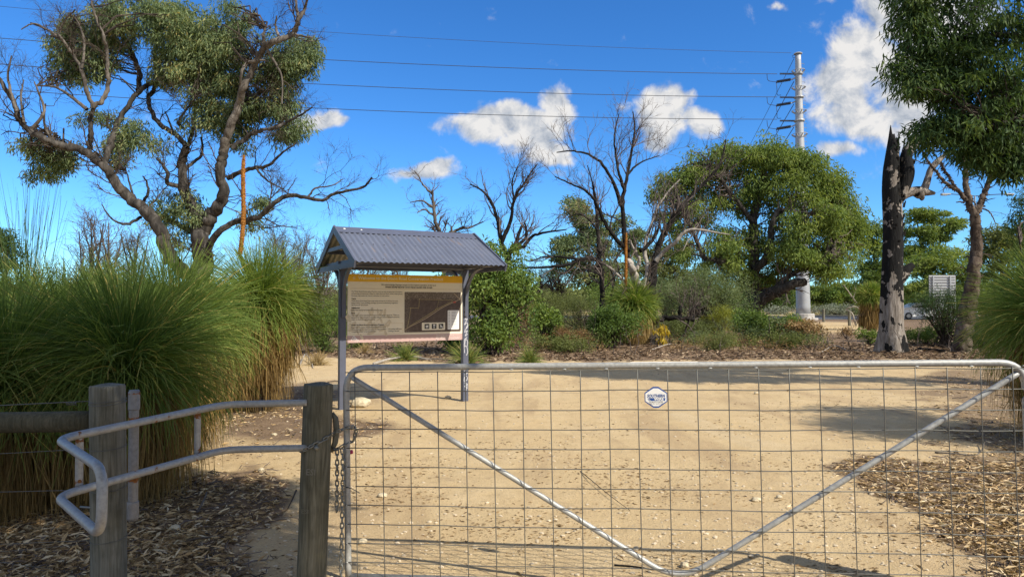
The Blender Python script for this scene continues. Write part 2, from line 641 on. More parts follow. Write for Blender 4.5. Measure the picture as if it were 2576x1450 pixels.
# fence timber: grey-green weathered pine
def wood(name, a, b_, c):
    m, t, b, out = new_mat(name)
    tc = t.n('ShaderNodeTexCoord').outputs['Object']
    mp = t.n('ShaderNodeMapping')
    mp.inputs['Scale'].default_value = (1, 1, .06)
    t.link(tc, mp.inputs['Vector'])
    n = t.noise(mp.outputs[0], 75, 6, .65, .6)
    n2 = t.noise(tc, 6, 4, .6)
    c0 = t.ramp(n, [(.28, a), (.52, b_), (.8, c)])
    c1 = t.mix(t.smooth(n2, .35, .75), c0, (.060, .062, .040), 'MIX')
    nd = t.mix(.55, c0, c1)
    t.link(nd, b.inputs['Base Color'])
    b.inputs['Roughness'].default_value = .85
    b.inputs['Specular IOR Level'].default_value = .2
    bn = t.n('ShaderNodeBump')
    bn.inputs['Strength'].default_value = .7
    bn.inputs['Distance'].default_value = .006
    t.link(n, bn.inputs['Height'])
    t.link(bn.outputs[0], b.inputs['Normal'])
    return m


M['post_wood'] = wood('post_wood', (.085, .082, .062), (.205, .197, .155), (.33, .315, .26))
M['post_dark'] = wood('post_dark', (.060, .057, .041), (.160, .152, .112), (.28, .265, .205))
M['rail_wood'] = wood('rail_wood', (.050, .047, .030), (.10, .092, .06), (.17, .15, .10))


def galv(name, base, rust=False, rough=.42, metal=.75):
    m, t, b, out = new_mat(name)
    tc = t.n('ShaderNodeTexCoord').outputs['Object']
    n = t.noise(tc, 55, 5, .6)
    c = t.ramp(n, [(.3, tuple(x * .72 for x in base)), (.6, base), (.85, tuple(min(1, x * 1.25) for x in base))])
    rr = t.math('MULTIPLY_ADD', n, .35, rough - .17)
    if rust:
        at_ = t.n('ShaderNodeAttribute', attribute_name='rust')
        n2 = t.noise(tc, 30, 5, .7)
        f = t.smooth(t.math('ADD', at_.outputs['Fac'], t.math('MULTIPLY_ADD', n2, 1.8, -.9)), .48, .62)
        rc = t.ramp(t.noise(tc, 120, 3), [(.3, (.10, .035, .012)), (.7, (.30, .12, .03))])
        c = t.mix(f, c, rc)
        b.inputs['Metallic'].default_value = metal
        t.link(t.math('MULTIPLY_ADD', f, -metal, metal), b.inputs['Metallic'])
        rr = t.math('MULTIPLY_ADD', f, .4, rr)
    else:
        b.inputs['Metallic'].default_value = metal
    t.link(c, b.inputs['Base Color'])
    t.link(rr, b.inputs['Roughness'])
    bn = t.n('ShaderNodeBump')
    bn.inputs['Strength'].default_value = .12
    bn.inputs['Distance'].default_value = .001
    t.link(n, bn.inputs['Height'])
    t.link(bn.outputs[0], b.inputs['Normal'])
    return m


M['galv'] = galv('galv', (.40, .405, .39), False, .5, .25)
M['galv_rust'] = galv('galv_rust', (.37, .375, .365), True, .5, .25)
M['hinge'] = galv('hinge', (.25, .25, .25), True, .55, .25)
M['wire'] = galv('wire', (.15, .15, .135), False, .5, .3)
M['chain'] = galv('chain', (.24, .25, .24), False, .45, .7)
M['kiosk'] = plain('kiosk', (.092, .102, .142), .5, 0, .10, 6, .05, 60, .4)
M['kiosk_under'] = plain('kiosk_under', (.33, .32, .26), .6, 0, .15, 4)
M['rock'] = plain('rock', (.50, .43, .30), .9, 0, .25, 14, 1.0, 30, .2)
M['white_print'] = plain('white_print', (.80, .80, .78), .6, 0, .03, 20)
M['black_print'] = plain('black_print', (.025, .025, .025), .6, 0, .05, 20)
M['blue_print'] = plain('blue_print', (.025, .085, .30), .5, 0, .05, 20)
M['concrete'] = plain('concrete', (.42, .40, .37), .9, 0, .2, 3, .4, 20, .2)
M['pole_steel'] = plain('pole_steel', (.40, .42, .44), .5, .25, .12, 1.5)
M['insulator'] = plain('insulator', (.09, .10, .12), .5, 0, .2, 5)
M['cable'] = plain('cable', (.05, .055, .065), .6, .2, .1, 5)
M['asphalt'] = plain('asphalt', (.075, .077, .082), .9, 0, .2, 2)
M['screw'] = plain('screw', (.06, .065, .09), .4, .5, .1, 5)

# ------------------------------------------------------------------ ground
def blob(x, y, cx, cy, rx, ry):
    return np.clip(1 - np.hypot((x - cx) / rx, (y - cy) / ry), -1, 1)


def litter(x, y):
    """how thick the dead-leaf litter lies, 0..1"""
    x = np.asarray(x, float); y = np.asarray(y, float)
    n = fbm(x * .9, y * .9, 31, 4) - .5
    n2 = fbm(x * 3.1, y * 3.1, 33, 3) - .5
    e = .9 * n + .5 * n2
    far = np.clip((y - (17.2 - .10 * (x + 2) * (x < 0) * 3 + e * 3)) / 1.5, 0, 1)
    sandpatch = np.clip(1.6 * blob(x, y, .475 * y, 45, 4.5, 17), 0, 1) * (y > 29)
    far = far * (1 - .8 * sandpatch)
    right = np.clip((x - (2.55 + .22 * (y - 4.3)) + 1.1 * e) / .30, 0, 1) * np.clip((7.0 - y + e) / .5, 0, 1)
    right2 = np.clip((x - (.60 * y - .2) + 2 * e) / .5, 0, 1) * (y < 16) * .6
    left = np.clip((-1.32 - .22 * (y - 4) - x + 1.2 * e) / .35, 0, 1) * np.clip((6.3 - y + e * 2) / .6, 0, 1)
    strip = np.clip(2.2 * blob(x, y, -2.6, 8.2, 1.9, 1.0) + 1.2 * e, 0, 1) * .75
    gr = np.clip(1.6 * blob(x, y, -4.2, 9.5, 2.4, 5.0) + e, 0, 1)
    behind = np.clip((.3 - y) / .5, 0, 1) * .5
    return np.clip(np.maximum.reduce([far, right, right2, left, strip, gr, behind]), 0, 1)


def ground_material():
    m, t, b, out = new_mat('ground')
    tc = t.n('ShaderNodeTexCoord').outputs['Object']
    big = t.noise(tc, .7, 5, .6)
    mid = t.noise(tc, 5, 6, .65)
    fine = t.noise(tc, 60, 5, .7)
    grit = t.noise(tc, 190, 3, .6)
    sand = t.ramp(t.math('ADD', t.math('MULTIPLY', big, .5), t.math('MULTIPLY', mid, .5)),
                  [(.30, (.46, .335, .182)), (.5, (.55, .415, .232)), (.70, (.61, .475, .285))])
    mpt_ = t.n('ShaderNodeMapping'); mpt_.inputs['Rotation'].default_value = (0, 0, R(20)); mpt_.inputs['Scale'].default_value = (1.5, .35, 1)
    t.link(tc, mpt_.inputs['Vector'])
    worn = t.noise(mpt_.outputs[0], .9, 5, .6, .8)
    sand = t.mix(t.math('MULTIPLY', t.smooth(worn, .50, .66), .55), sand, (.37, .262, .15))
    sand = t.mix(t.math('MULTIPLY', t.smooth(worn, .44, .30), .45), sand, (.60, .485, .31))
    sand = t.mix(t.math('MULTIPLY', t.smooth(fine, .54, .68), .85), sand, (.27, .185, .105))
    sand = t.mix(t.math('MULTIPLY', t.smooth(t.noise(tc, 2.3, 6, .7, .5), .56, .70), .5), sand, (.31, .22, .135))
    sand = t.mix(t.math('MULTIPLY', t.smooth(grit, .60, .72), .7), sand, (.60, .50, .36))
    # scattered dark specks: crumbs of bark and gumnuts
    vo = t.n('ShaderNodeTexVoronoi')
    vo.inputs['Scale'].default_value = 38
    mpv = t.n('ShaderNodeMapping')
    mpv.inputs['Scale'].default_value = (.75, 1.0, 1.0)
    t.link(tc, mpv.inputs['Vector'])
    t.link(mpv.outputs[0], vo.inputs['Vector'])
    sp = t.smooth(vo.outputs['Distance'], .17, .10)
    sel = t.smooth(t.n('ShaderNodeSeparateColor', inp={0: vo.outputs['Color']}).outputs[0], .70, .74)
    clump = t.smooth(mid, .42, .62)
    sand = t.mix(t.math('MULTIPLY', t.math('MULTIPLY', sp, sel), clump), sand, (.10, .065, .04))
    dirt = t.ramp(t.math('ADD', t.math('MULTIPLY', fine, .6), t.math('MULTIPLY', mid, .4)),
                  [(.3, (.085, .058, .040)), (.5, (.19, .132, .086)), (.7, (.34, .245, .16))])
    la = t.n('ShaderNodeAttribute', attribute_name='litter').outputs['Fac']
    f = t.smooth(t.math('ADD', la, t.math('MULTIPLY_ADD', fine, .6, -.3)), .25, .75)
    t.link(t.mix(f, sand, dirt), b.inputs['Base Color'])
    b.inputs['Roughness'].default_value = .95
    b.inputs['Specular IOR Level'].default_value = .1
    bn = t.n('ShaderNodeBump')
    bn.inputs['Strength'].default_value = .75
    bn.inputs['Distance'].default_value = .034
    hsum = t.math('ADD', t.math('MULTIPLY', mid, .9), t.math('MULTIPLY', fine, .55))
    hsum = t.math('ADD', hsum, t.math('MULTIPLY', grit, .18))
    t.link(hsum, bn.inputs['Height'])
    t.link(bn.outputs[0], b.inputs['Normal'])
    return m


def axis_lines(lo, hi, f0, f1, step, growth=1.14):
    mid = list(np.arange(f0, f1 + 1e-6, step))
    a = []; s = step; p = f1
    while p < hi:
        s *= growth; p += s; a.append(min(p, hi))
    b = []; s = step; p = f0
    while p > lo:
        s *= growth; p -= s; b.append(max(p, lo))
    return np.array(b[::-1] + mid + a)


def build_ground():
    xs = axis_lines(-2000, 2000, -5, 6, .07)
    ys = axis_lines(-400, 3000, 2.6, 12, .07)
    X, Y = np.meshgrid(xs, ys)
    Z = gh(X, Y)
    lit = litter(X, Y)
    v = np.stack([X, Y, Z], -1).reshape(-1, 3)
    nx, ny = len(xs), len(ys)
    i = (np.arange(ny - 1)[:, None] * nx + np.arange(nx - 1)[None]).ravel()
    f = np.stack([i, i + 1, i + nx + 1, i + nx], 1)
    mb = MB().add(v, f)
    return mb.build('ground', ground_material(), smooth=True, attr={'litter': lit.ravel()}, kind='structure')


ground = build_ground()


# road, verge and kerb line seen far off at the right
def strip_mesh(name, y0, y1, x0, x1, slope, z, mat, kind='structure', thick=.0, n=40):
    xs = np.linspace(x0, x1, n)
    mb = MB()
    a = np.stack([xs, y0 + slope * xs, np.full(n, z)], 1)
    b = np.stack([xs, y1 + slope * xs, np.full(n, z)], 1)
    v = np.concatenate([a, b])
    i = np.arange(n - 1)
    mb.add(v, np.stack([i, i + 1, i + 1 + n, i + n], 1))
    if thick:
        c = a.copy(); c[:, 2] -= thick
        mb.add(np.concatenate([c, a]), np.stack([i, i + 1, i + 1 + n, i + n], 1))
    return mb.build(name, mat, kind=kind)


SLOPE = -.12
strip_mesh('road', 66, 82, -120, 160, SLOPE, .03, M['asphalt'])
strip_mesh('road_edge_line', 67.6, 67.85, -120, 160, SLOPE, .036, plain('road_paint', (.62, .62, .6), .7, 0, .15, 2))
strip_mesh('road_verge', 82, 84.5, -120, 160, SLOPE, .14, plain('verge', (.46, .36, .20), .95, 0, .2, 1.2), thick=.14)
strip_mesh('dry_grass_strip', 92, 97, -120, 160, SLOPE, .30, plain('dry_grass', (.50, .42, .20), .95, 0, .25, 1.0), thick=.3)


# ------------------------------------------------------------------ the steel farm gate
def gate():
    root = thing('farm_gate', 'galvanised tubular farm gate with square wire mesh and V brace across the sandy track', 'gate',
                 (at(880, 762, 3.70)[0], 3.70, .034))
    root.rotation_euler = (0, -R(1.0), R(-6))
    L, H = 3.425, 1.117
    loop = fillet([(0, 0, 0), (0, 0, H), (L, 0, H), (L, 0, 0)], .125, 10)
    fr = MB()
    fr.tube(resample_keep(loop, .05), .0172, 14)
    fr.tube([(0.0, 0, 0), (L, 0, 0)], .0165, 14)
    fr.build('frame', M['galv'], root, smooth=True)
    b = fillet([(.02, .002, H - .045), (1.742, .002, .012), (L - .02, .002, H - .045)], .16, 10)
    MB().tube(resample_keep(b, .05), .0142, 12).build('brace', M['galv'], root, smooth=True)
    wr = .0026
    vm = None
    for i in range(23):
        x = .057 + .15 * i
        zs = np.linspace(0, 1.098, 12)
        if vm is None:
            vm = MB().tube(np.stack([np.zeros(12), np.zeros(12), zs], 1), wr, 6).build('vertical_wire', M['wire'], root, smooth=True)
            o = vm
        else:
            o = clone(vm, root)
        o.location = (x, -.0195, 0)
        o.rotation_euler = (random.uniform(-.004, .004), random.uniform(-.004, .004), 0)
    hm = None
    for j in range(11):
        z = 1.092 - .1012 * j
        if j == 6:
            o = MB().tube([(.05, -.0146, z), (L, -.0146, z)], wr, 6).build('horizontal_wire', M['wire'], root, smooth=True)
            MB().tube([(.0, -.018, z - .004), (.03, -.020, z - .01), (.085, -.05, z - .025)], .0024, 6).build('broken_wire_end', M['wire'], root, smooth=True)
            continue
        if hm is None:
            xs = np.linspace(0, L, 40)
            hm = MB().tube(np.stack([xs, np.full(40, -.0146), .0022 * np.sin(xs * 5.1) + .0014 * np.sin(xs * 13 + 1)], 1), wr, 6).build('horizontal_wire', M['wire'], root, smooth=True)
            o = hm
        else:
            o = clone(hm, root)
        o.location = (0, 0, z)
    # weld beads
    wm = None
    for i in range(14):
        if wm is None:
            w = MB(); lathe(w, [(.001, -.004), (.006, -.002), (.007, .001), (.004, .004), (.001, .005)], k=7)
            wm = w.build('weld_bead', M['galv'], root, smooth=True); o = wm
        else:
            o = clone(wm, root)
        o.location = (.16 + .25 * i + random.uniform(-.02, .02), -.016, H - .015)
        o.scale = (1.6, .8, .8)
    for j in (1, 3, 5, 7, 8, 9, 10):
        o = clone(wm, root); o.location = (.0, -.018, 1.092 - .1012 * j); o.scale = (.8, .8, .8)
    # torn label along the top tube
    lab = MB()
    n = 14
    xs = np.linspace(1.52, 1.86, n)
    for i in range(n - 1):
        a0, a1 = R(62), R(100 + 18 * math.sin(i * 1.9))
        for k in range(3):
            t0, t1 = a0 + (a1 - a0) * k / 3, a0 + (a1 - a0) * (k + 1) / 3
            rr = .0180
            lab.add([(xs[i], -rr * math.cos(t0), H + rr * math.sin(t0)), (xs[i + 1], -rr * math.cos(t0), H + rr * math.sin(t0)),
                     (xs[i + 1], -rr * math.cos(t1), H + rr * math.sin(t1)), (xs[i], -rr * math.cos(t1), H + rr * math.sin(t1))], [(0, 1, 2, 3)])
    lab.build('torn_label', M['white_print'], root)
    # octagonal maker's plate
    plate_x, plate_z = 1.644, .957
    def octo(w, h, y, name, mat, par, th=.002):
        c = .31
        p = [(-w * c * .75, h), (w * c * .75, h), (w, h * .42), (w, -h * .42), (w * c * .75, -h), (-w * c * .75, -h), (-w, -h * .42), (-w, h * .42)]
        v = [(x, y - th / 2, z) for x, z in p] + [(x, y + th / 2, z) for x, z in p]
        f = [tuple(range(8))[::-1], tuple(range(8, 16))] + [(i, (i + 1) % 8, 8 + (i + 1) % 8, 8 + i) for i in range(8)]
        return MB().add(v, f).build(name, mat, par)
    pl = octo(.0570, .0535, 0, 'maker_plate', M['blue_print'], root, .003)
    pl.location = (plate_x, -.0255, plate_z)
    pl['label'] = 'white octagonal plate with blue edge and lettering'
    octo(.0530, .0455, -.0018, 'plate_face', M['white_print'], pl, .0015)
    band = MB()
    band.add([(-.022, -.0030, -.018), (.045, -.0030, -.018), (.0475, -.0030, -.003), (-.038, -.0030, -.003)], [(0, 1, 2, 3)])
    for k in range(4):
        z0 = -.018 + k * .0036
        band.add([(-.036 - k * .002, -.0030, z0), (-.022, -.0030, z0), (-.022, -.0030, z0 + .0018), (-.038 - k * .002, -.0030, z0 + .0018)], [(0, 1, 2, 3)])
    band.build('plate_band', M['blue_print'], pl)
    text('SOUTHERN', .0905, .016, (0, -.0034, .0005), pl, M['blue_print'], 'CENTER', shear=.2, bold=.0006)
    text('WIRE', .049, .0165, (.014, -.0036, -.0165), pl, M['white_print'], 'CENTER', shear=.1, bold=.0008)
    text('QUALITY GATES', .070, .0085, (0, -.0032, -.0285), pl, M['black_print'], 'CENTER')
    text('FREECALL 1800 637 755', .066, .0040, (0, -.0032, -.0355), pl, M['black_print'], 'CENTER')
    return root


def resample_keep(p, step):
    """subdivide the long spans of a polyline"""
    p = np.asarray(p, float)
    out = [p[0]]
    for a, b in zip(p[:-1], p[1:]):
        n = max(1, int(np.linalg.norm(b - a) / step))
        for i in range(1, n + 1):
            out.append(a + (b - a) * i / n)
    return np.array(out)


_texts = []


def text(body, width, height, loc, parent, mat, align='LEFT', shear=0.0, bold=0.0, name='lettering'):
    cu = bpy.data.curves.new(name, 'FONT')
    cu.body = body
    cu.size = height * 1.35
    cu.shear = shear
    cu.offset = bold
    cu.align_x = align
    cu.resolution_u = 2
    cu.materials.append(mat)
    o = bpy.data.objects.new(name, cu)
    COL.objects.link(o)
    o.parent = parent
    o.location = loc
    o.rotation_euler = (R(90), 0, 0)
    _texts.append((o, width))
    return o


gate()


def sweep_rect(mb, pts, w, h, side, tint=.5):
    """a flat bar: w along 'side', h across it"""
    pts = np.asarray(pts, float)
    side = norm(np.asarray(side, float))
    d = norm(np.gradient(pts, axis=0))
    u = norm(np.cross(d, side))
    n = len(pts)
    v = np.stack([pts + side * w / 2 + u * h / 2, pts - side * w / 2 + u * h / 2, pts - side * w / 2 - u * h / 2, pts + side * w / 2 - u * h / 2], 1)
    f = []
    for i in range(n - 1):
        for j in range(4):
            f.append((i * 4 + j, i * 4 + (j + 1) % 4, (i + 1) * 4 + (j + 1) % 4, (i + 1) * 4 + j))
    f += [(3, 2, 1, 0), tuple((n - 1) * 4 + j for j in range(4))]
    mb.add(v.reshape(-1, 3), f, tint)


# ------------------------------------------------------------------ timber posts, rail, wires
def post_mesh(r, h, seed, k=44):
    rg = np.random.default_rng(seed)
    zs = np.concatenate([np.linspace(-.25, h - .012, 14), [h - .004, h]])
    ang = np.arange(k) * 2 * math.pi / k
    groove = 1 + .012 * np.interp(ang, np.linspace(0, 2 * math.pi, 23), rg.normal(size=23))
    for c in rg.choice(k, 4, replace=False):
        groove[c] -= .05
    v = []
    for z in zs:
        s = 1.0 - (.0 if z < h - .008 else (.02 if z < h - .002 else .06))
        s *= 1 + .004 * math.sin(z * 9 + seed)
        rr = r * groove * s
        v.append(np.stack([rr * np.cos(ang), rr * np.sin(ang), np.full(k, z) + (.003 * np.sin(ang * 3 + seed) if z > h - .02 else 0)], 1))
    # end grain rings
    for q, dz in ((.7, -.002), (.4, .001), (.12, -.002)):
        v.append(np.stack([r * q * np.cos(ang), r * q * np.sin(ang), np.full(k, h + dz) + .002 * np.sin(ang * 5 + seed)], 1))
    n = len(v)
    v = np.concatenate(v)
    f = []
    for i in range(n - 1):
        for j in range(k):
            f.append((i * k + j, i * k + (j + 1) % k, (i + 1) * k + (j + 1) % k, (i + 1) * k + j))
    f.append(tuple((n - 1) * k + j for j in range(k)))
    return MB().add(v, f)


LP = np.array([at(803, 762, 3.68)[0], 3.68])       # latch post
lp = thing('gate_post', 'dark weathered round timber post with a chain round it between the two steel gates', 'post', (LP[0] - .033, LP[1], 0))
lp.rotation_euler = (0, R(1.75), 0)
pm = post_mesh(.0775, 1.068, 3).build('post', M['post_dark'], lp, smooth=True)
bl = MB()
lathe(bl, [(.004, -.002), (.014, 0), (.015, .004), (.009, .009), (.002, .010)], k=8)
bo = bl.build('bolt_head', M['chain'], lp, smooth=True)
bo.location = (.022, -.0795, .742); bo.rotation_euler = (R(90), 0, 0)
text('ESI', .046, .034, (-.028, -.0800, .600), lp, plain('chalk', (.21, .205, .175), .9), 'LEFT', name='scratched_letters')
text('ESI', .036, .022, (-.046, -.0795, .40), lp, plain('faint_chalk', (.16, .155, .125), .9), 'LEFT', name='scratched_letters')
# bolted half-round latch block on the far side
kb = MB()
kb.tube([(.074, .03, .70), (.092, .03, .75), (.098, .03, .82), (.090, .03, .88), (.070, .03, .91)], [.010, .016, .018, .016, .010], 10)
kb.build('latch_block', M['post_wood'], lp, smooth=True)

hp = thing('gate_post', 'round timber post carrying the hinge end of the farm gate, just out of frame', 'post', (2.625, 3.325, 0), group='timber gate posts')
post_mesh(.0775, 1.12, 5).build('post', M['post_wood'], hp, smooth=True)
for z in (.30, .95):
    MB().tube([(-.02, 0, z), (-.105, .002, z)], .010, 8).build('hinge_pin', M['galv'], hp, smooth=True)
lp['group'] = 'timber gate posts'
FP = np.array([at(275, 762, 3.40)[0], 3.40])
fence = thing('wire_fence', 'timber post and rail fence with sagging wires at the left edge', 'fence', (FP[0] + .02, FP[1], 0))
fence.rotation_euler = (0, R(-1.2), 0)
post_mesh(.0795, 1.095, 8).build('post', M['post_wood'], fence, smooth=True)
rl = MB()
pts = np.stack([np.linspace(-2.6, -.075, 16), np.full(16, .03), np.linspace(.93, .912, 16)], 1)
rl.tube(pts, .052, 20)
rl.build('rail', M['rail_wood'], fence, smooth=True)


def fence_wire(z0, z1, sag, name='wire', r=.0017, y0=-.06, x0=-2.6):
    xs = np.linspace(0, 1, 20)
    p = np.stack([x0 + (-.06 - x0) * xs, y0 + .02 * xs, z0 + (z1 - z0) * xs - sag * 4 * xs * (1 - xs)], 1)
    return MB().tube(p, r, 6).build(name, M['wire'], fence, smooth=True)


fence_wire(.955, 1.022, .0, r=.0022)
fence_wire(.74, .79, .01)
fence_wire(.60, .59, .004)
fence_wire(.33, .345, .01)
for z in (1.022, 1.008, .79, .59, .345, .115):
    a = np.linspace(R(150), R(395), 22)
    rr = .0815
    MB().tube(np.stack([rr * np.cos(a), rr * np.sin(a), z + .006 * np.sin(a)], 1), .002 if z > 1 else .0014, 6).build('wire_tie', M['wire'], fence, smooth=True)
kn = MB()
tt = np.linspace(0, 1, 40)
kn.tube(np.stack([-.17 + .05 * tt, -.055 + .006 * np.cos(tt * 30), 1.013 + .006 * np.sin(tt * 30)], 1), .0022, 5)
kn.build('wire_twist', M['wire'], fence, smooth=True)
# slack wires that dip into the litter
for (a, b, r_) in (((-2.3, .18, .46), (-.02, -.078, .118), .0016), ((-1.6, .25, .43), (-.35, .10, .16), .0013), ((-1.9, .1, .30), (-.06, -.06, .34), .0011)):
    a = np.array(a); b = np.array(b)
    t_ = np.linspace(0, 1, 18)[:, None]
    p = a * (1 - t_) + b * t_
    p[:, 2] -= .10 * (4 * t_ * (1 - t_))[:, 0] * .5
    MB().tube(p, r_, 5).build('slack_wire', M['wire'], fence, smooth=True)
MB().tube([(-.12, -.03, .505), (-.02, -.06, .505)], .006, 8).build('spike_bolt', M['chain'], fence, smooth=True)


# ------------------------------------------------------------------ bent tube barrier on the footpath
def barrier():
    hz = at(328, 762, 3.28)
    root = thing('tube_barrier', 'bent tubular steel squeeze barrier with rust spots hinged beside the left post', 'barrier', (hz[0], hz[1], 0))
    o = np.array([hz[0], hz[1], 0])
    zt, zb = .945, .705
    def pt(px, Y, z):
        return np.array([at(px, 762, Y)[0], Y, z])
    path = [pt(775, 3.62, .975), pt(566, 3.585, .97), pt(150, 2.90, .925), pt(264, 2.46, .905), pt(262, 2.44, .675), pt(150, 2.88, .69), pt(566, 3.585, .735), pt(775, 3.62, .737)]
    path = [p - o for p in path]
    p = resample_keep(fillet(path, .085, 9), .012)
    stations = [pt(a, Y, z) - o for a, Y, z in ((328, 3.28, .952), (328, 3.28, .715), (203, 2.98, .90), (203, 2.98, .71), (500, 3.50, .75), (290, 3.18, .705), (270, 3.12, .93), (430, 3.40, .955), (430, 3.42, .725), (470, 3.45, .73))]
    def rust(v):
        w = v + o
        q = 1288 + F * w[:, 0] / w[:, 1]
        d = np.full(len(v), 9.0)
        for px_, sig, lo in ((500, 7, 0), (398, 11, 0), (290, 9, 0), (205, 8, 0), (345, 8, 0), (430, 8, 0)):
            d = np.minimum(d, np.abs(q - px_) / sig)
        return np.clip(1.1 - d * .62, 0, 1) * .50 * (w[:, 1] > 2.85)
    mb = MB().tube(p, .0178, 14)
    mb.build('bent_rail', M['galv_rust'], root, smooth=True, attr={'rust': rust(np.concatenate(mb.v))})
    for px, Y, z0, z1 in ((205, 2.985, .705, .925), (500, 3.485, .735, .955)):
        q = pt(px, Y, 0) - o
        mb = MB().tube([(q[0], q[1], z) for z in np.linspace(z0, z1, 20)], .0155, 12)
        vv = np.concatenate(mb.v)
        ru = np.clip(1 - np.minimum(np.abs(vv[:, 2] - z0 - .02), np.abs(vv[:, 2] - z1 + .02)) / .035, 0, 1) * .75
        mb.build('upright', M['galv_rust'], root, smooth=True, attr={'rust': ru})
    zz = np.linspace(.455, 1.08, 60)
    mb = MB().tube(np.stack([np.full(60, .004), np.full(60, .035), zz], 1), .0225, 16)
    vv = np.concatenate(mb.v)
    ru = np.clip(1 - np.minimum.reduce([np.abs(vv[:, 2] - 1.062), np.abs(vv[:, 2] - .655), np.abs(vv[:, 2] - .94)]) / .028, 0, 1) * .9
    mb.build('hinge_tube', M['hinge'], root, smooth=True, attr={'rust': ru})
    for z0, z1 in ((.985, 1.072), (.462, .545)):
        mb = MB().tube([(.004, .035, z) for z in np.linspace(z0, z1, 12)], .0262, 16)
        vv = np.concatenate(mb.v)
        mb.build('hinge_sleeve', M['hinge'], root, smooth=True, attr={'rust': np.clip(1 - np.abs(vv[:, 2] - 1.066) / .02, 0, 1) * .8})
    return root


barrier()


# ------------------------------------------------------------------ chains and padlock
def link_mesh():
    n = 22
    t = np.linspace(0, 2 * math.pi, n, endpoint=False)
    L, W = .0165, .0088
    x = np.where(np.abs(np.cos(t)) > .55, np.sign(np.cos(t)) * (L - .0088) + .0088 * np.cos(t), np.cos(t) * L * .75)
    p = np.stack([x, W * np.sin(t), np.zeros(n)], 1)
    p = np.vstack([p, p[:1]])
    mb = MB()
    k = 7
    tubes(mb, p[None], np.full((1, n + 1), .0039), k)
    return mb


_link = link_mesh().build('chain_link', M['chain'], None, smooth=True)
_link_data = _link.data
bpy.data.objects.remove(_link)


def chain(root, pts, pitch=.0272):
    org = np.array(root.location[:])
    p = catmull(np.array(pts), 10)
    ln = np.linalg.norm(np.diff(p, axis=0), axis=1).sum()
    n = max(2, int(ln / pitch) + 1)
    q = resample(p, n)
    for i in range(n - 1):
        c = (q[i] + q[i + 1]) / 2 - org
        d = Vector(q[i + 1] - q[i]).normalized()
        up = Vector((0, -1, .1)) if abs(d.y) < .8 else Vector((0, 0, 1))
        s = d.cross(up).normalized()
        u = s.cross(d).normalized()
        tw = R(45 if i % 2 else -40) + random.uniform(-.15, .15)
        if abs(d.z) > .8:
            tw = R(90 if i % 2 else 0) + random.uniform(-.2, .2)
        s2 = s * math.cos(tw) + u * math.sin(tw)
        u2 = d.cross(s2)
        o = bpy.data.objects.new('chain_link', _link_data)
        COL.objects.link(o)
        o.parent = root
        m = Matrix((d, s2, u2)).transposed().to_4x4()
        m.translation = Vector(c)
        o.matrix_local = m


def on_post(px, py):
    """front face of the latch post under a pixel"""
    x0 = LP[0] - .015
    Y = 3.62
    for _ in range(4):
        p = at(px, py, Y)
        dx = max(-1, min(1, (p[0] - x0) / .083))
        Y = LP[1] - .083 * math.sqrt(max(0, 1 - dx * dx))
    return at(px, py, Y)


c1 = thing('chain', 'galvanised chain slung round the dark post and over the gate stile', 'chain', on_post(800, 1112), group='chains at the gate latch')
chain(c1, [at(756, 1128, 3.70), on_post(760, 1134), on_post(778, 1124), on_post(800, 1113), on_post(822, 1100), on_post(836, 1092), at(846, 1086, 3.66), at(860, 1080, 3.655), at(877, 1073, 3.655), at(890, 1073, 3.66),
           at(896, 1080, 3.70), at(893, 1096, 3.73), at(888, 1110, 3.735)])
c2 = thing('chain', 'dark chain hanging down beside the gate stile in a long and a short end', 'chain', at(855, 1140, 3.68), group='chains at the gate latch')
chain(c2, [at(834, 1129, 3.71), at(846, 1130, 3.68), at(858, 1124, 3.67), at(868, 1116, 3.675), at(876, 1110, 3.70), at(884, 1110, 3.725)])
chain(c2, [at(860, 1128, 3.665), at(862, 1146, 3.665), at(862, 1185, 3.665), at(861, 1280, 3.665), at(859, 1380, 3.665), at(857, 1475, 3.665)])
chain(c2, [at(848, 1130, 3.675), at(848, 1150, 3.675), at(848, 1200, 3.675), at(847, 1286, 3.675)])
pk = thing('padlock', 'small pink padlock hooked on the chain behind the gate stile', 'padlock', at(878, 1137, 3.735))
pmat = plain('padlock_red', (.55, .06, .16), .4, 0, .1, 20)
MB().box((0, 0, 0), (.044, .016, .022), rot=np.array([[.97, 0, -.22], [0, 1, 0], [.22, 0, .97]]), bev=.004).build('lock_body', pmat, pk)
MB().tube(fillet([(-.018, 0, .0), (-.042, 0, .006), (-.046, 0, -.008), (-.020, 0, -.012)], .008, 5), .0028, 7).build('shackle', M['galv'], pk, smooth=True)


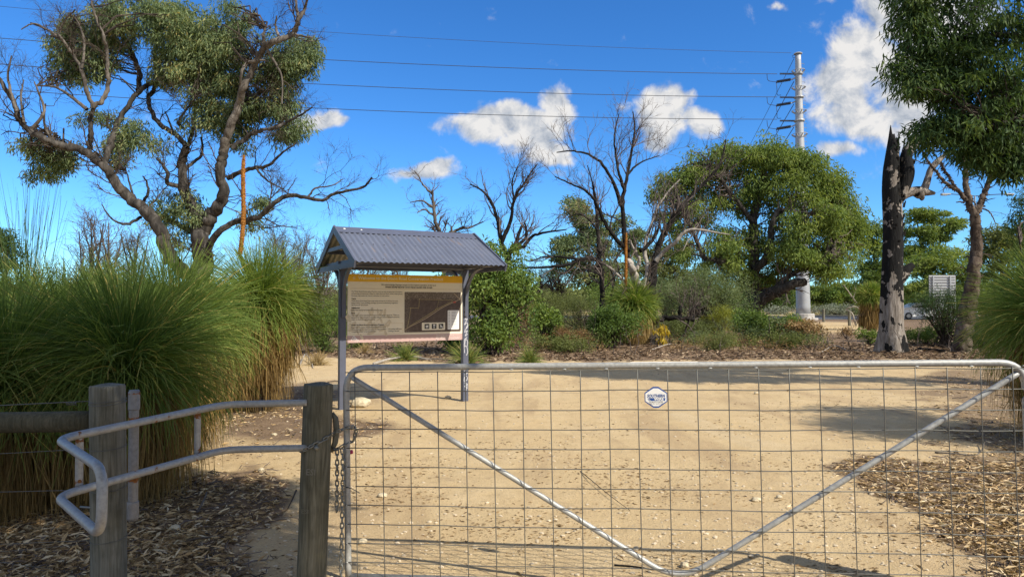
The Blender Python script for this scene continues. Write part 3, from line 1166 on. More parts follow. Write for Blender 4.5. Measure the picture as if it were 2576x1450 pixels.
# ------------------------------------------------------------------ information shelter
def kiosk():
    K0 = at(861, 762, 9.62)
    root = thing('information_shelter', 'blue grey park information shelter with corrugated gable roof over a printed welcome board', 'notice shelter',
                 (K0[0], 9.62, 0), R(28.4))
    X0, X1 = -.12, 2.04
    W, ZE, ZR = 1.05, 2.03, 2.545
    pw = .092
    for x in (0, 1.89):
        p = MB().box((x, 0, 1.0), (pw, pw, 2.02), bev=.006).build('post', M['kiosk'], root)
        if x > 1:
            p['label'] = 'post with white graffiti scrawl'
            graffiti(p, x, pw)
            MB().box((x, -.30, 0), (.001, .001, .001))
    # beams
    MB().box(((X0 + X1) / 2, 0, 2.055), (X1 - X0 - .10, .09, .075), bev=.004).build('ridge_beam', M['kiosk'], root)
    for x in (0, 1.89):
        MB().box((x, 0, 2.055), (.088, 2 * W - .22, .07), bev=.004).build('cross_beam', M['kiosk'], root)
    for s in (-1, 1):
        MB().box(((X0 + X1) / 2, s * .50, 2.25), (X1 - X0 - .08, .045, .06)).build('purlin', M['kiosk'], root)
        MB().box(((X0 + X1) / 2, s * (W - .10), 2.043), (X1 - X0 - .08, .045, .05)).build('eave_beam', M['kiosk'], root)
    for x in (0, 1.89):
        for s in (-1, 1):
            pts = catmull([(x, s * .062, 1.30), (x, s * .064, 1.50), (x, s * .10, 1.70), (x, s * .22, 1.88), (x, s * .42, 1.99), (x, s * .62, 2.018)], 6)
            b = MB(); sweep_rect(b, pts, .05, .032, (1, 0, 0)); b.build('bracket', M['kiosk'], root, smooth=False)
    # roof sheets
    sl = math.hypot(W, ZR - ZE)
    nrm = np.array([0, (ZR - ZE) / sl, W / sl])
    roofm = roof_material()
    for s in (-1, 1):
        for k in range(3):
            xa = X0 + .02 + (X1 - X0 - .04) * k / 3
            xb = X0 + .02 + (X1 - X0 - .04) * (k + 1) / 3 + .03
            lift = .0025 * k
            xs = np.arange(xa, xb, .0095)
            n = len(xs)
            prof = .0085 * np.sin((xs - X0) * 2 * math.pi / .0762)
            def row(f, off):
                y = s * (W - .0 + .03 - f * (W + .03)); z = ZE - .015 + f * (ZR - ZE + .015)
                nn = np.array([0, s * nrm[1], nrm[2]])
                base = np.stack([xs, np.full(n, y), np.full(n, z)], 1)
                return base + (prof + lift + off)[:, None] * nn
            i = np.arange(n - 1)
            q = np.stack([i, i + 1, i + 1 + n, i + n], 1)
            if s > 0:
                q = q[:, ::-1]
            mb = MB(); mb.add(np.concatenate([row(0, .012), row(1, .012)]), q)
            edge = np.concatenate([row(0, .0105), row(0, .012)]); mb.add(edge, q)
            sh = mb.build('roof_sheet', roofm, root, smooth=True)
            ub = MB(); ub.add(np.concatenate([row(0, .0104), row(1, .0104)]), q[:, ::-1])
            ub.build('underside', M['kiosk_under'], sh, smooth=True)
    # roof screws
    sm = None
    for s in (-1, 1):
        for f in (.07, .50):
            for k in range(13):
                x = X0 + .0762 * (.25 + 2 * (k + .5)) + .03
                x = X0 + .0762 * (round((x - X0) / .0762 - .25) + .25)
                if x > X1 - .05:
                    continue
                y = s * (W + .03 - f * (W + .03)); z = ZE - .015 + f * (ZR - ZE + .015)
                p = np.array([x, y, z]) + np.array([0, s * nrm[1], nrm[2]]) * .0245
                if sm is None:
                    mb = MB(); lathe(mb, [(.0095, -.004), (.0095, .0), (.006, .001), (.006, .006), (.001, .0065)], k=6)
                    sm = mb.build('roof_screw', M['screw'], root); o = sm
                else:
                    o = clone(sm, root)
                o.location = p
                o.rotation_euler = (-s * math.atan2(ZR - ZE, W) * -1 if s < 0 else -math.atan2(ZR - ZE, W), 0, 0)
    # ridge capping, barge boards
    for s in (-1, 1):
        pass
    rc = MB()
    prof = [(-.17, ZR - .17 * (ZR - ZE) / W + .026), (-.012, ZR + .028), (0, ZR + .034), (.012, ZR + .028), (.17, ZR - .17 * (ZR - ZE) / W + .026)]
    v = [(x, y, z) for x in (X0 - .005, X1 + .005) for y, z in prof] + [(x, y, z - .003) for x in (X0 - .005, X1 + .005) for y, z in prof]
    f = [(i, i + 1, 5 + i + 1, 5 + i) for i in range(4)] + [(10 + i, 15 + i, 15 + i + 1, 10 + i + 1) for i in range(4)]
    f += [(0, 5, 15, 10), (4, 14, 19, 9)]
    rc.add(v, f); rc.build('ridge_cap', M['kiosk'], root)
    for dx, yy, r_ in ((.13, -.06, .018), (.37, -.07, .013)):
        mb = MB(); lathe(mb, [(r_, 0), (r_ * .8, .002), (.002, .003)], k=8)
        o = mb.build('bird_dropping', M['white_print'], root)
        o.location = (X0 + dx, yy, ZR - abs(yy) * (ZR - ZE) / W + .031); o.rotation_euler = (R(27), 0, 0)
    for x, sx in ((X0, -1), (X1, 1)):
        for s in (-1, 1):
            b = MB()
            p0 = np.array([x, s * (W + .035), ZE - .035]); p1 = np.array([x, 0, ZR + .0])
            sweep_rect(b, np.array([p0, p1]), .022, .105, (1, 0, 0))
            o = b.build('barge_board', M['kiosk'], root)
            o.location = (.002 * s, 0, .001 * s)
        MB().box((x - sx * .026, 0, ZE - .03), (.03, 2 * W - .10, .075)).build('gable_tie', M['kiosk'], root)
        MB().box((x - sx * .03, 0, 2.265), (.03, .93, .05)).build('collar_tie', M['kiosk'], root)
    board(root)
    return root


def roof_material():
    m, t, b, out = new_mat('roof_sheet')
    tc = t.n('ShaderNodeTexCoord').outputs['Object']
    n = t.noise(tc, 3, 4)
    c = t.ramp(n, [(.3, (.112, .126, .168)), (.7, (.138, .153, .198))])
    mp = t.n('ShaderNodeMapping')
    mp.inputs['Scale'].default_value = (14, 1.6, 1.6)
    t.link(tc, mp.inputs['Vector'])
    s = t.noise(mp.outputs[0], 1.0, 4, .6)
    f = t.math('MULTIPLY', t.smooth(s, .60, .76), .6)
    c = t.mix(f, c, (.26, .19, .14))
    t.link(c, b.inputs['Base Color'])
    b.inputs['Roughness'].default_value = .45
    b.inputs['Specular IOR Level'].default_value = .4
    return m


def graffiti(parent, x, pw):
    """white spray scrawl on the faces of the right post"""
    y = -pw / 2 - .0012
    S = []
    zt = 1.50
    S.append([(-.012, 0), (.012, -.01)]); S.append([(0, .02), (0, -.05)]);
    S.append([(-.03, -.05), (-.025, -.12), (.012, -.10), (.022, -.14), (-.012, -.20), (-.028, -.16), (.0, -.13), (.03, -.17)])
    S.append([(.028, -.19), (-.018, -.25), (.022, -.24), (-.026, -.33), (.018, -.30), (.030, -.36), (-.02, -.41)])
    S.append([(.030, -.33), (-.024, -.44), (.024, -.42), (-.012, -.50), (.030, -.47)])
    S.append([(.02, -.52), (-.024, -.56), (-.02, -.64), (.018, -.66), (.026, -.58), (-.008, -.56), (-.026, -.70)])
    S.append([(-.03, -.62), (-.022, -.76)]); S.append([(.014, -.66), (.030, -.74), (.010, -.80)])
    for z0 in (-.93,):
        S.append([(.022, z0), (-.022, z0 - .03), (-.026, z0 - .07), (.018, z0 - .08), (.022, z0 - .05), (-.01, z0 - .05)])
        S.append([(-.026, z0 - .10), (.024, z0 - .14), (-.02, z0 - .16), (.018, z0 - .19)])
        S.append([(-.02, z0 - .19), (-.028, z0 - .26), (.02, z0 - .24), (.026, z0 - .20)])
        S.append([(-.024, z0 - .28), (.022, z0 - .31), (-.022, z0 - .34), (.024, z0 - .36), (-.01, z0 - .40)])
        S.append([(.028, z0 - .30), (.0, z0 - .42)])
    mb = MB()
    for s in S:
        p = catmull([(x + a, y, zt + z) for a, z in s], 5)
        sweep_rect(mb, p, .0016, .0095, (0, 1, 0))
    mb.build('graffiti', plain('spray_paint', (.55, .56, .60), .6, 0, .15, 30), parent)


def flat(parent, name, pts, y, mat, th=.0012):
    """a flat printed shape on the board: polygon in board x, z with its own thickness"""
    n = len(pts)
    v = [(a, y, b) for a, b in pts] + [(a, y + th, b) for a, b in pts]
    f = [tuple(range(n)), tuple(range(n, 2 * n))[::-1]] + [(i, n + i, n + (i + 1) % n, (i + 1) % n) for i in range(n)]
    return MB().add(v, f).build(name, mat, parent)


def rr(x0, z0, x1, z1, r=.012, n=4):
    p = []
    for cx, cz, a0 in ((x1 - r, z1 - r, 0), (x0 + r, z1 - r, 90), (x0 + r, z0 + r, 180), (x1 - r, z0 + r, 270)):
        for k in range(n + 1):
            a = R(a0 + 90 * k / n)
            p.append((cx + r * math.cos(a), cz + r * math.sin(a)))
    return p


def map_material():
    m, t, b, out = new_mat('map_print')
    tc = t.n('ShaderNodeTexCoord').outputs['Object']
    n = t.noise(tc, 18, 6, .65)
    c = t.ramp(n, [(.3, (.060, .038, .030)), (.55, (.095, .066, .052)), (.75, (.15, .115, .085))])
    sep = t.n('ShaderNodeSeparateXYZ', inp={0: tc})
    vo = t.n('ShaderNodeTexVoronoi', inp={'Scale': 55.0, 'Vector': tc})
    sub = t.ramp(vo.outputs['Distance'], [(.15, (.42, .36, .29)), (.45, (.14, .11, .08))])
    top = t.smooth(t.math('ADD', sep.outputs[2], t.math('MULTIPLY_ADD', n, .12, -.06)), 1.545, 1.575)
    west = t.smooth(t.math('ADD', sep.outputs[0], t.math('MULTIPLY_ADD', n, .2, -.1)), 1.02, .96)
    c = t.mix(t.math('MULTIPLY', top, .75), c, sub)
    c = t.mix(t.math('MULTIPLY', west, .35), c, sub)
    t.link(c, b.inputs['Base Color'])
    b.inputs['Roughness'].default_value = .55
    return m


def board(root):
    XL, XR, ZB, ZT = .062, 1.828, .942, 1.912
    yf = -.052
    bw, bh = XR - XL, ZT - ZB
    def P(u, v):
        return (XL + u * bw, ZT - v * bh)
    cream = plain('board_cream', (.80, .735, .585), .5, 0, .03, 5)
    yel = plain('board_yellow', (.78, .45, .02), .5, 0, .05, 5)
    pink = plain('board_pink', (.50, .345, .32), .5, 0, .04, 5)
    ink = plain('ink', (.045, .038, .03), .6)
    gold = plain('gold_line', (.45, .28, .06), .6)
    pale = plain('pale_print', (.86, .76, .50), .6)
    tan = plain('tan_print', (.64, .56, .41), .6)
    bd = MB().box(((XL + XR) / 2, yf + .012, (ZT + ZB) / 2), (bw, .02, bh)).build('notice_board', cream, root)
    def rect(name, u0, v0, u1, v1, y, mat):
        a, b_ = P(u0, v1); c, d = P(u1, v0)
        return flat(bd, name, [(a, b_), (c, b_), (c, d), (a, d)], y, mat)
    rect('header_band', 0, 0, 1, .108, yf, yel)
    rect('footer_band', 0, .898, 1, 1, yf, pink)
    rect('ruled_line', .022, .2085, .978, .2115, yf, gold)
    def tx(s, u0, u1, v, h, mat=ink, bold=0, shear=0, al='LEFT'):
        x, z = P(u0 if al == 'LEFT' else (u0 + u1) / 2, v)
        return text(s, (u1 - u0) * bw, h * bh, (x, yf - .0026, z), bd, mat, al, shear, bold)
    tx('Welcome to the Dixon Road Conservation Precinct', .085, .820, .074, .045, pale, .0018)
    tx('We acknowledge Nyungar people as the original custodians of this land.', .275, .755, .160, .022, ink, .0003)
    tx('Ngaala kaaditj Nyungar moort keyen kaadak nidja boodja.', .308, .722, .193, .022, ink, .0010, .25)
    L = [('The Dixon Road Conservation Precinct covers an area of more than 63 hectares', .03, .455, .262, 0),
         ('and provides an important refuge for native flora and fauna. While walking along', .03, .455, .293, 0),
         ('the many trails within the reserve, remember to look out for:', .03, .345, .324, 0),
         ('Tuarts', .03, .068, .367, 1),
         ('While some of the large Tuart trees in the vicinity are in decline, there are', .03, .418, .398, 0),
         ('many healthy Tuart seedlings amongst the dense understorey vegetation.', .03, .418, .429, 0),
         ('See if you can spot them!', .03, .165, .459, 0),
         ('Wildflowers', .03, .10, .502, 1),
         ('Enjoy their beauty but please leave them to grow.', .03, .29, .534, 0),
         ('Birds', .03, .06, .578, 1),
         ('You might notice some large nesting boxes hanging in the trees. These are', .03, .43, .609, 0),
         ("designed for the endangered Carnaby's Black Cockatoo present within the", .03, .43, .640, 0),
         ('region to feed and rear their young.', .03, .225, .671, 0),
         ('Caring for Dixon Road Conservation Precinct', .03, .300, .752, 1),
         ('Please help to protect this natural bushland reserve by:', .03, .315, .786, 0),
         ('\u2022 Keeping dogs on a leash and using the bags provided.', .03, .318, .817, 0),
         ('\u2022 Disposing of litter in the bins provided.', .03, .235, .848, 0),
         ('\u2022 Not picking wildflowers.', .330, .452, .817, 0),
         ('\u2022 Sticking to the path.', .330, .432, .848, 0)]
    for s, u0, u1, v, bold in L:
        tx(s, u0, u1, v, .0185, ink, .0010 if bold else .0002)
    for k, (s, u1) in enumerate((('Thank you for acting responsibly and being this reserve while', .975), ('visiting the reserve.', .86), ('For more information please call the City of Rockingham on', .975), ('or visit our website.', .972))):
        tx(s, .757, u1, .922 + .020 * k, .015, M['white_print'])
    # thin outline box
    a, b_ = P(.018, .878); c, d = P(.462, .722)
    w = .0018
    ob = MB()
    for (x0, z0, x1, z1) in ((a, b_, c, b_ + w), (a, d - w, c, d), (a, b_ + w, a + w, d - w), (c - w, b_ + w, c, d - w)):
        ob.add([(x0, yf - .0012, z0), (x1, yf - .0012, z0), (x1, yf - .0012, z1), (x0, yf - .0012, z1)], [(0, 1, 2, 3)])
    ob.build('outline_box', gold, bd)
    # pale flower and leaf silhouettes behind the text
    fl = MB()
    rg = np.random.default_rng(12)
    def petal(u, v, ln, wd, ang):
        x, z = P(u, v)
        t = np.linspace(0, 2 * math.pi, 14, endpoint=False)
        px_ = ln * (.5 - .5 * np.cos(t)); pz = wd * np.sin(t) * (.6 + .4 * np.sin(t / 2))
        ca, sa = math.cos(ang), math.sin(ang)
        nn = len(fl.v)
        fl.add([(x + q * ca - r_ * sa, yf - .0004 - .00002 * nn, z + q * sa + r_ * ca) for q, r_ in zip(px_, pz)], [tuple(range(14))])
    for u, v, ln, wd, an in ((.20, .60, .11, .028, 90), (.19, .61, .10, .02, 110), (.26, .61, .09, .022, 60), (.30, .62, .115, .022, 80), (.25, .60, .10, .012, 95),
                             (.05, .62, .13, .03, 100), (.03, .70, .12, .03, 130), (.04, .80, .10, .03, 75), (.02, .83, .16, .03, 60), (.1, .87, .10, .02, -60), (.16, .88, .12, .03, 20), (.3, .80, .12, .02, -70)):
        petal(u, v, ln, wd, R(an))
    for i in range(34):
        petal(.04 + .32 * rg.random(), .62 + .24 * rg.random(), .05 + .06 * rg.random(), .008 + .012 * rg.random(), rg.random() * 6.28)
    fl.build('flower_print', tan, bd)
    # header sprig
    hs = MB()
    x, z = P(.052, .056)
    for k in range(6):
        a_ = k * math.pi / 3 + .3
        sweep_rect(hs, np.array([(x, yf - .0016, z), (x + .022 * math.cos(a_), yf - .0016, z + .026 * math.sin(a_))]), .0006, .0035, (0, 1, 0))
        sweep_rect(hs, np.array([(x + .012 * math.cos(a_), yf - .0017, z + .014 * math.sin(a_)), (x + .02 * math.cos(a_ + .7), yf - .0017, z + .022 * math.sin(a_ + .7))]), .0006, .0025, (0, 1, 0))
    hs.build('header_sprig', pale, bd)
    # council emblem in the footer
    em = MB()
    x, z = P(.03, .965)
    for pts in ([(0, 0), (.03, .055), (.045, .058), (.06, .035), (.085, .008)], [(.03, .02), (.045, .04), (.055, .03), (.04, .014), (.02, .005)], [(.035, .004), (.06, .012), (.11, .002)]):
        sweep_rect(em, catmull([(x + a_, yf - .0018, z + b2) for a_, b2 in pts], 6), .0006, .0065, (0, 1, 0))
    em.build('footer_emblem', M['white_print'], bd)
    tx('Rockingham', .048, .10, .985, .014, M['white_print'])
    # map with tracks
    a, b_ = P(.475, .866); c, d = P(.985, .255)
    mp = flat(bd, 'map_picture', rr(a, b_, c, d), yf - .0006, map_material())
    yl = plain('track_yellow', (.62, .52, .22), .6)
    rd = plain('map_road', (.42, .33, .22), .6)
    trk = MB()
    def mpt(u, v):
        q = P(u, v); return (q[0], yf - .0026, q[1])
    def dash(pts, seg=.016, w=.0045):
        p = resample(np.array([mpt(*q) for q in pts]), 300)
        s = np.concatenate([[0], np.cumsum(np.linalg.norm(np.diff(p, axis=0), axis=1))])
        k = 0
        while k < s[-1]:
            q = np.stack([np.interp([k, min(s[-1], k + seg * .6)], s, p[:, i]) for i in range(3)], 1)
            sweep_rect(trk, q, .0008, w, (0, 1, 0)); k += seg
    dash([(.605, .365), (.91, .375)]); dash([(.605, .365), (.60, .50)]); dash([(.52, .495), (.60, .50)], .012)
    dash([(.53, .49), (.515, .66), (.50, .79)]); dash([(.78, .38), (.765, .50), (.745, .525)], .012, .003)
    dash([(.905, .395), (.78, .50), (.65, .64), (.52, .77)], .014, .006)
    trk.build('map_tracks', yl, bd)
    rdm = MB()
    sweep_rect(rdm, catmull([mpt(*q) for q in ((.985, .36), (.92, .405), (.80, .505), (.66, .66), (.50, .80), (.477, .84))], 6) + np.array([0, .0004, 0]), .0006, .009, (0, 1, 0))
    sweep_rect(rdm, np.array([mpt(.92, .27), mpt(.975, .36)]) + np.array([0, .0005, 0]), .0006, .012, (0, 1, 0))
    rdm.build('map_roads', rd, bd)
    rect('map_marker', .915, .40, .938, .418, yf - .0028, plain('marker_red', (.55, .08, .06), .6))
    lg = flat(bd, 'map_legend', rr(*P(.862, .832), *P(.968, .535), .008), yf - .0022, M['white_print'])
    lgm = MB()
    for k in range(11):
        q = P(.868, .56 + .0235 * k)
        ln = (.25, .22, .2, .24, .3, .32, .3, .26, .3, .22, .16)[k]
        lgm.add([(q[0] + .052, yf - .0038, q[1]), (q[0] + .052 + ln * .3, yf - .0038, q[1]), (q[0] + .052 + ln * .3, yf - .0038, q[1] + .004), (q[0] + .052, yf - .0038, q[1] + .004)], [(0, 1, 2, 3)])
        lgm.add([(q[0] + .006, yf - .0038, q[1] - .003), (q[0] + .018, yf - .0038, q[1] - .003), (q[0] + .018, yf - .0038, q[1] + .006), (q[0] + .006, yf - .0038, q[1] + .006)], [(0, 1, 2, 3)])
    lgm.build('legend_print', ink, bd)
    flat(bd, 'icon_plate', rr(*P(.628, .838), *P(.838, .722), .008), yf - .0022, cream)
    for k, u in enumerate((.652, .717, .780)):
        a, b_ = P(u, .818); c, d = P(u + .042, .742)
        flat(bd, 'icon_tile', [(a, b_), (c, b_), (c, d), (a, d)], yf - .0036, M['black_print'])
        cx, cz = (a + c) / 2, (b_ + d) / 2
        ic = MB(); y = yf - .0052
        def st(pts, w):
            sweep_rect(ic, np.array([(cx + p, y, cz + q) for p, q in pts]), .0006, w, (0, 1, 0))
        if k == 0:
            st([(-.018, .002), (.014, .006)], .016); st([(.012, .008), (.024, .014)], .013); st([(-.014, 0), (-.016, -.024)], .006)
            st([(-.007, 0), (-.008, -.024)], .006); st([(.010, 0), (.009, -.024)], .006); st([(.016, 0), (.017, -.024)], .006); st([(-.018, .006), (-.025, .014)], .004); st([(.015, .014), (-.02, .030)], .002)
        elif k == 1:
            st([(0, -.028), (0, .004)], .004); st([(-.016, .012), (.018, .018)], .016); st([(-.012, .022), (.004, .026)], .012); st([(-.018, -.006), (0, -.016)], .006); st([(.016, -.004), (0, -.014)], .006); st([(-.014, -.027), (.016, -.027)], .003)
        else:
            for qx in (-.013, .014):
                t_ = np.linspace(0, 2 * math.pi, 13)
                st([(qx + .009 * math.cos(q), -.010 + .009 * math.sin(q)) for q in t_], .004)
            st([(-.013, -.01), (-.004, .004), (.01, .006), (.014, -.01)], .005); st([(-.004, .004), (.002, .018)], .007)
            st([(-.022, .030), (.024, -.032)], .009)
        ic.build('icon_figure', M['white_print'], bd)
    # fixing screws round the edge
    fs = None
    for u in (.005, .27, .52, .76, .995):
        for v in (.012, .99):
            q = P(u, v)
            if fs is None:
                mb = MB(); lathe(mb, [(.005, 0), (.005, .002), (.001, .003)], k=6)
                fs = mb.build('board_screw', M['screw'], bd); o = fs
            else:
                o = clone(fs, bd)
            o.location = (q[0], yf - .001, q[1]); o.rotation_euler = (R(90), 0, 0)


kiosk()


# ------------------------------------------------------------------ pole, power lines, street light, far road furniture
PD = 62.0


def steel_pole():
    b = at(2021, 800, PD)
    top = at(2000, 136, PD)
    root = thing('power_pole', 'tall tapered grey steel transmission pole behind the rounded green tree', 'power pole', (b[0], b[1], 0))
    H = top[2]
    lean = top[0] - at(2019.5, 762, PD)[0]
    def cx(z):
        return lean * z / H * .55
    zz = np.linspace(.55, H, 40)
    rr_ = np.interp(zz, [.5, 6, H], [.62, .56, .25])
    MB().tube(np.stack([cx(zz), np.zeros(40), zz], 1), rr_, 24).build('shaft', M['pole_steel'], root, smooth=True)
    f = MB(); lathe(f, [(.95, -.3), (.95, .52), (.90, .56), (.05, .57)], k=20); f.build('footing', M['concrete'], root)
    s = MB(); lathe(s, [(1.25, -.3), (1.25, .16), (1.2, .18), (.05, .19)], k=20); s.build('footing_step', M['concrete'], root)
    zr = [at(2000, y, PD)[2] for y in (178, 220, 279, 338)]
    for z in zr:
        r0 = np.interp(z, [.5, 6, H], [.62, .56, .25])
        m = MB(); a = np.linspace(0, 2 * math.pi, 25)
        m.tube(np.stack([cx(z) + (r0 + .30) * np.cos(a), (r0 + .30) * np.sin(a), np.full(25, z)], 1), .025, 6)
        for k in range(8):
            q = k * math.pi / 4
            m.tube([(cx(z) + r0 * math.cos(q), r0 * math.sin(q), z - .22), (cx(z) + (r0 + .3) * math.cos(q), (r0 + .3) * math.sin(q), z)], .045, 5)
        m.build('climb_guard', M['pole_steel'], root)
    m = MB(); lathe(m, [(.36, 0), (.38, .06), (.30, .12), (.02, .14)], c=(lean * .55, 0, H - .02), k=16); m.build('pole_cap', M['pole_steel'], root)
    MB().tube([(-.35, 0, H - .35), (-.75, 0, H - .32), (-.80, 0, H - .15), (-.35, 0, H - .03)], .02, 6).build('earth_loop', M['cable'], root)
    st = None
    for k in range(34):
        z = H - .9 - k * .42
        r0 = np.interp(z, [.5, 6, H], [.62, .56, .25])
        if st is None:
            st = MB().tube([(0, 0, 0), (.26, 0, 0), (.30, 0, -.10)], .022, 5).build('step_bolt', M['pole_steel'], root); o = st
        else:
            o = clone(st, root)
        o.location = (cx(z) + r0 * .9, -.05, z)
    ends = []
    for y in (186, 245, 304):
        z = at(2000, y, PD)[2]
        r0 = np.interp(z, [.5, 6, H], [.62, .56, .25])
        x0 = cx(z) - r0
        m = MB(); a = np.linspace(0, 2 * math.pi, 17)
        lathe(m, [(r0 + .10, -.08), (r0 + .14, 0), (r0 + .10, .08)], c=(cx(z), 0, z), k=16); m.build('collar', M['pole_steel'], root)
        ins = MB()
        pr = []
        n = 15
        for k in range(n):
            pr += [(.07, k / n), (.15, (k + .3) / n), (.07, (k + .6) / n)]
        lathe(ins, [(r_, q * 1.3) for r_, q in pr], k=8)
        v = ins.v[0].copy(); ins.v[0] = np.stack([x0 - .15 - v[:, 2], v[:, 0] * .7, z + v[:, 1] * .7 + v[:, 2] * .012], 1)
        ins.build('strain_insulator', M['insulator'], root)
        ins = MB()
        lathe(ins, [(r_, q * 1.3) for r_, q in pr], k=8)
        v = ins.v[0].copy(); ins.v[0] = np.stack([x0 - .45 - v[:, 2], v[:, 0], z - .52 + v[:, 1] - v[:, 2] * .16], 1)
        ins.build('jumper_insulator', M['insulator'], root)
        MB().tube([(x0 + .1, 0, z - .30), (x0 - .28, 0, z - .50), (x0 - .5, 0, z - .52)], .06, 6).build('insulator_bracket', M['pole_steel'], root)
        j1 = np.array([x0 - 2.6, 0, z + .03]); j2 = np.array([x0 - 1.75, 0, z - .74]); j3 = np.array([x0 - 1.0, .8, z - 1.7])
        MB().tube(catmull([j1, j1 + np.array([.1, 0, -.6]), (j1 + j2) / 2 + np.array([.1, 0, -.35]), j2], 6), .025, 5).build('jumper_cable', M['cable'], root)
        MB().tube(catmull([j2, j2 + np.array([.06, 0, -.6]), j3 + np.array([-.35, 0, .03]), j3], 6), .025, 5).build('jumper_cable', M['cable'], root)
        ends.append((root.location.x + x0 - 2.1, PD, z + .02))
    return root, (root.location.x + cx(H) - .3, PD, H)


def lines():
    pole, top = steel_pole()
    px = pole.location.x
    K = 0
    fars = [(22, 'lowest'), ]
    left = [((1990, 133), (-420, -25), 'thin uppermost cable strung from the head of the steel pole'),
            ((1955, 186), (-420, 60), 'second cable from the top running left from the steel pole'),
            ((1955, 244), (-420, 127), 'third cable down running left from the steel pole'),
            ((1955, 300), (-420, 192), 'lowest cable running left from the steel pole')]
    for k, (a, b, lab) in enumerate(left):
        A = at(a[0], a[1], PD); B = at(b[0], b[1], 54.0)
        t = np.linspace(0, 1, 40)[:, None]
        p = A * (1 - t) + B * t
        p[:, 2] -= (1.05 * 4 * t * (1 - t))[:, 0] * .8
        tag(MB().tube(p, .016 if k == 0 else .026, 6).build('power_cable', M['cable'], None, origin=A), lab, 'cable', 'power cables')
        bpy.context.scene.objects[-1].location = A if False else bpy.context.scene.objects[-1].location
    for k, (y, lab) in enumerate(((148, 'thin cable slanting down to the left from the pole head'), (205, 'upper slanting cable falling behind the rounded green tree'),
                                  (262, 'middle slanting cable falling behind the rounded green tree'), (320, 'lowest slanting cable falling behind the rounded green tree'))):
        A = at(1997, y, PD); B = np.array([70.0, 285.0, 27.5 - 2.6 * k])
        t = np.linspace(0, 1, 40)[:, None]
        p = A * (1 - t) + B * t
        p[:, 2] -= (5.0 * 4 * t * (1 - t))[:, 0]
        tag(MB().tube(p, .022 if k == 0 else .032, 6).build('power_cable', M['cable'], None, origin=A), lab, 'cable', 'power cables')


_built = MB.build


def _build_at(s, name, mat=None, parent=None, origin=(0, 0, 0), **kw):
    """a top-level mesh stands at its origin"""
    o = _built(s, name, mat, parent, origin, **kw)
    if parent is None:
        o.location = [float(c) for c in origin]
    return o


MB.build = _build_at
lines()


def street_light():
    Y = 72.0
    c = at(2456, 762, Y)
    H = at(2456, 493, Y)[2]
    root = thing('street_light', 'double armed street light standing beyond the flaky barked tree', 'street light', (c[0], Y, 0))
    MB().tube([(0, 0, 0), (0, 0, H * .5), (0, 0, H)], [.13, .11, .07], 10).build('column', M['pole_steel'], root)
    for s, px in ((-1, 2368), (1, 2549)):
        x = at(px, 493, Y)[0] - c[0]
        xs = np.linspace(0, x - s * .9, 8)
        MB().tube(np.stack([xs, np.zeros(8), H + .22 * np.sin(np.linspace(0, 1.3, 8))], 1), .045, 6).build('arm', M['cable'], root)
        m = MB(); m.box((x - s * .45, 0, H + .20), (1.0, .34, .16), bev=.05); m.build('lantern', M['pole_steel'], root)
        m = MB(); m.box((x - s * .32, 0, H + .10), (.6, .26, .10), bev=.04); m.build('lantern_bowl', M['white_print'], root)


street_light()


def road_sign():
    Y = 55.0
    a = at(2337, 692, Y); b = at(2405, 778, Y)
    root = thing('road_sign', 'back of a large pale ribbed road sign beyond the dark shrub', 'road sign', ((a[0] + b[0]) / 2, Y, 0))
    w = b[0] - a[0]; zt = a[2]; h = 2.7
    MB().box((0, .02, zt - h / 2), (w, .02, h), bev=.004).build('sign_panel', plain('sign_back', (.46, .48, .50), .5, .1, .05, 2), root)
    rib = None
    for k in range(12):
        if rib is None:
            rib = MB().box((0, 0, 0), (w - .04, .05, .045)).build('rib', M['galv'], root); o = rib
        else:
            o = clone(rib, root)
        o.location = (0, -.022, zt - .12 - k * .22)
    for s in (-1, 1):
        MB().box((s * w * .32 - .1, -.09, zt / 2 - .1), (.09, .08, zt + .1)).build('sign_post', M['pole_steel'], root)


road_sign()
bp = at(2452, 700, 40)
t_ = thing('marker_post', 'thin blue grey marker post behind the flaky barked trunk', 'post', (bp[0], 40, 0))
MB().box((0, 0, bp[2] / 2), (.12, .05, bp[2]), bev=.01).build('post', plain('marker_blue', (.12, .19, .26), .6), t_)

for px, py0, py1, lab in ((2072, 776, 809, 'slim timber bollard near the road edge, closest to the concrete footing'), (2137, 781, 819, 'taller timber bollard under the small bare branch by the road'),
                          (2482, 778, 800, 'short timber bollard half hidden behind the right-hand grass tree')):
    Y = dep(py1); b = gp(px, py1); h = at(px, py0, Y)[2]
    mb = MB(); lathe(mb, [(.10, -.2), (.10, h - .02), (.085, h), (.01, h + .005)], k=12)
    tag(mb.build('timber_bollard', M['post_wood'], None, origin=(0, 0, 0)), lab, 'bollard', 'timber bollards along the road')
    o = bpy.data.objects[-1] if False else None
    ob = [q for q in SC.objects if q.name.startswith('timber_bollard')][-1]
    ob.location = (b[0], b[1], 0)


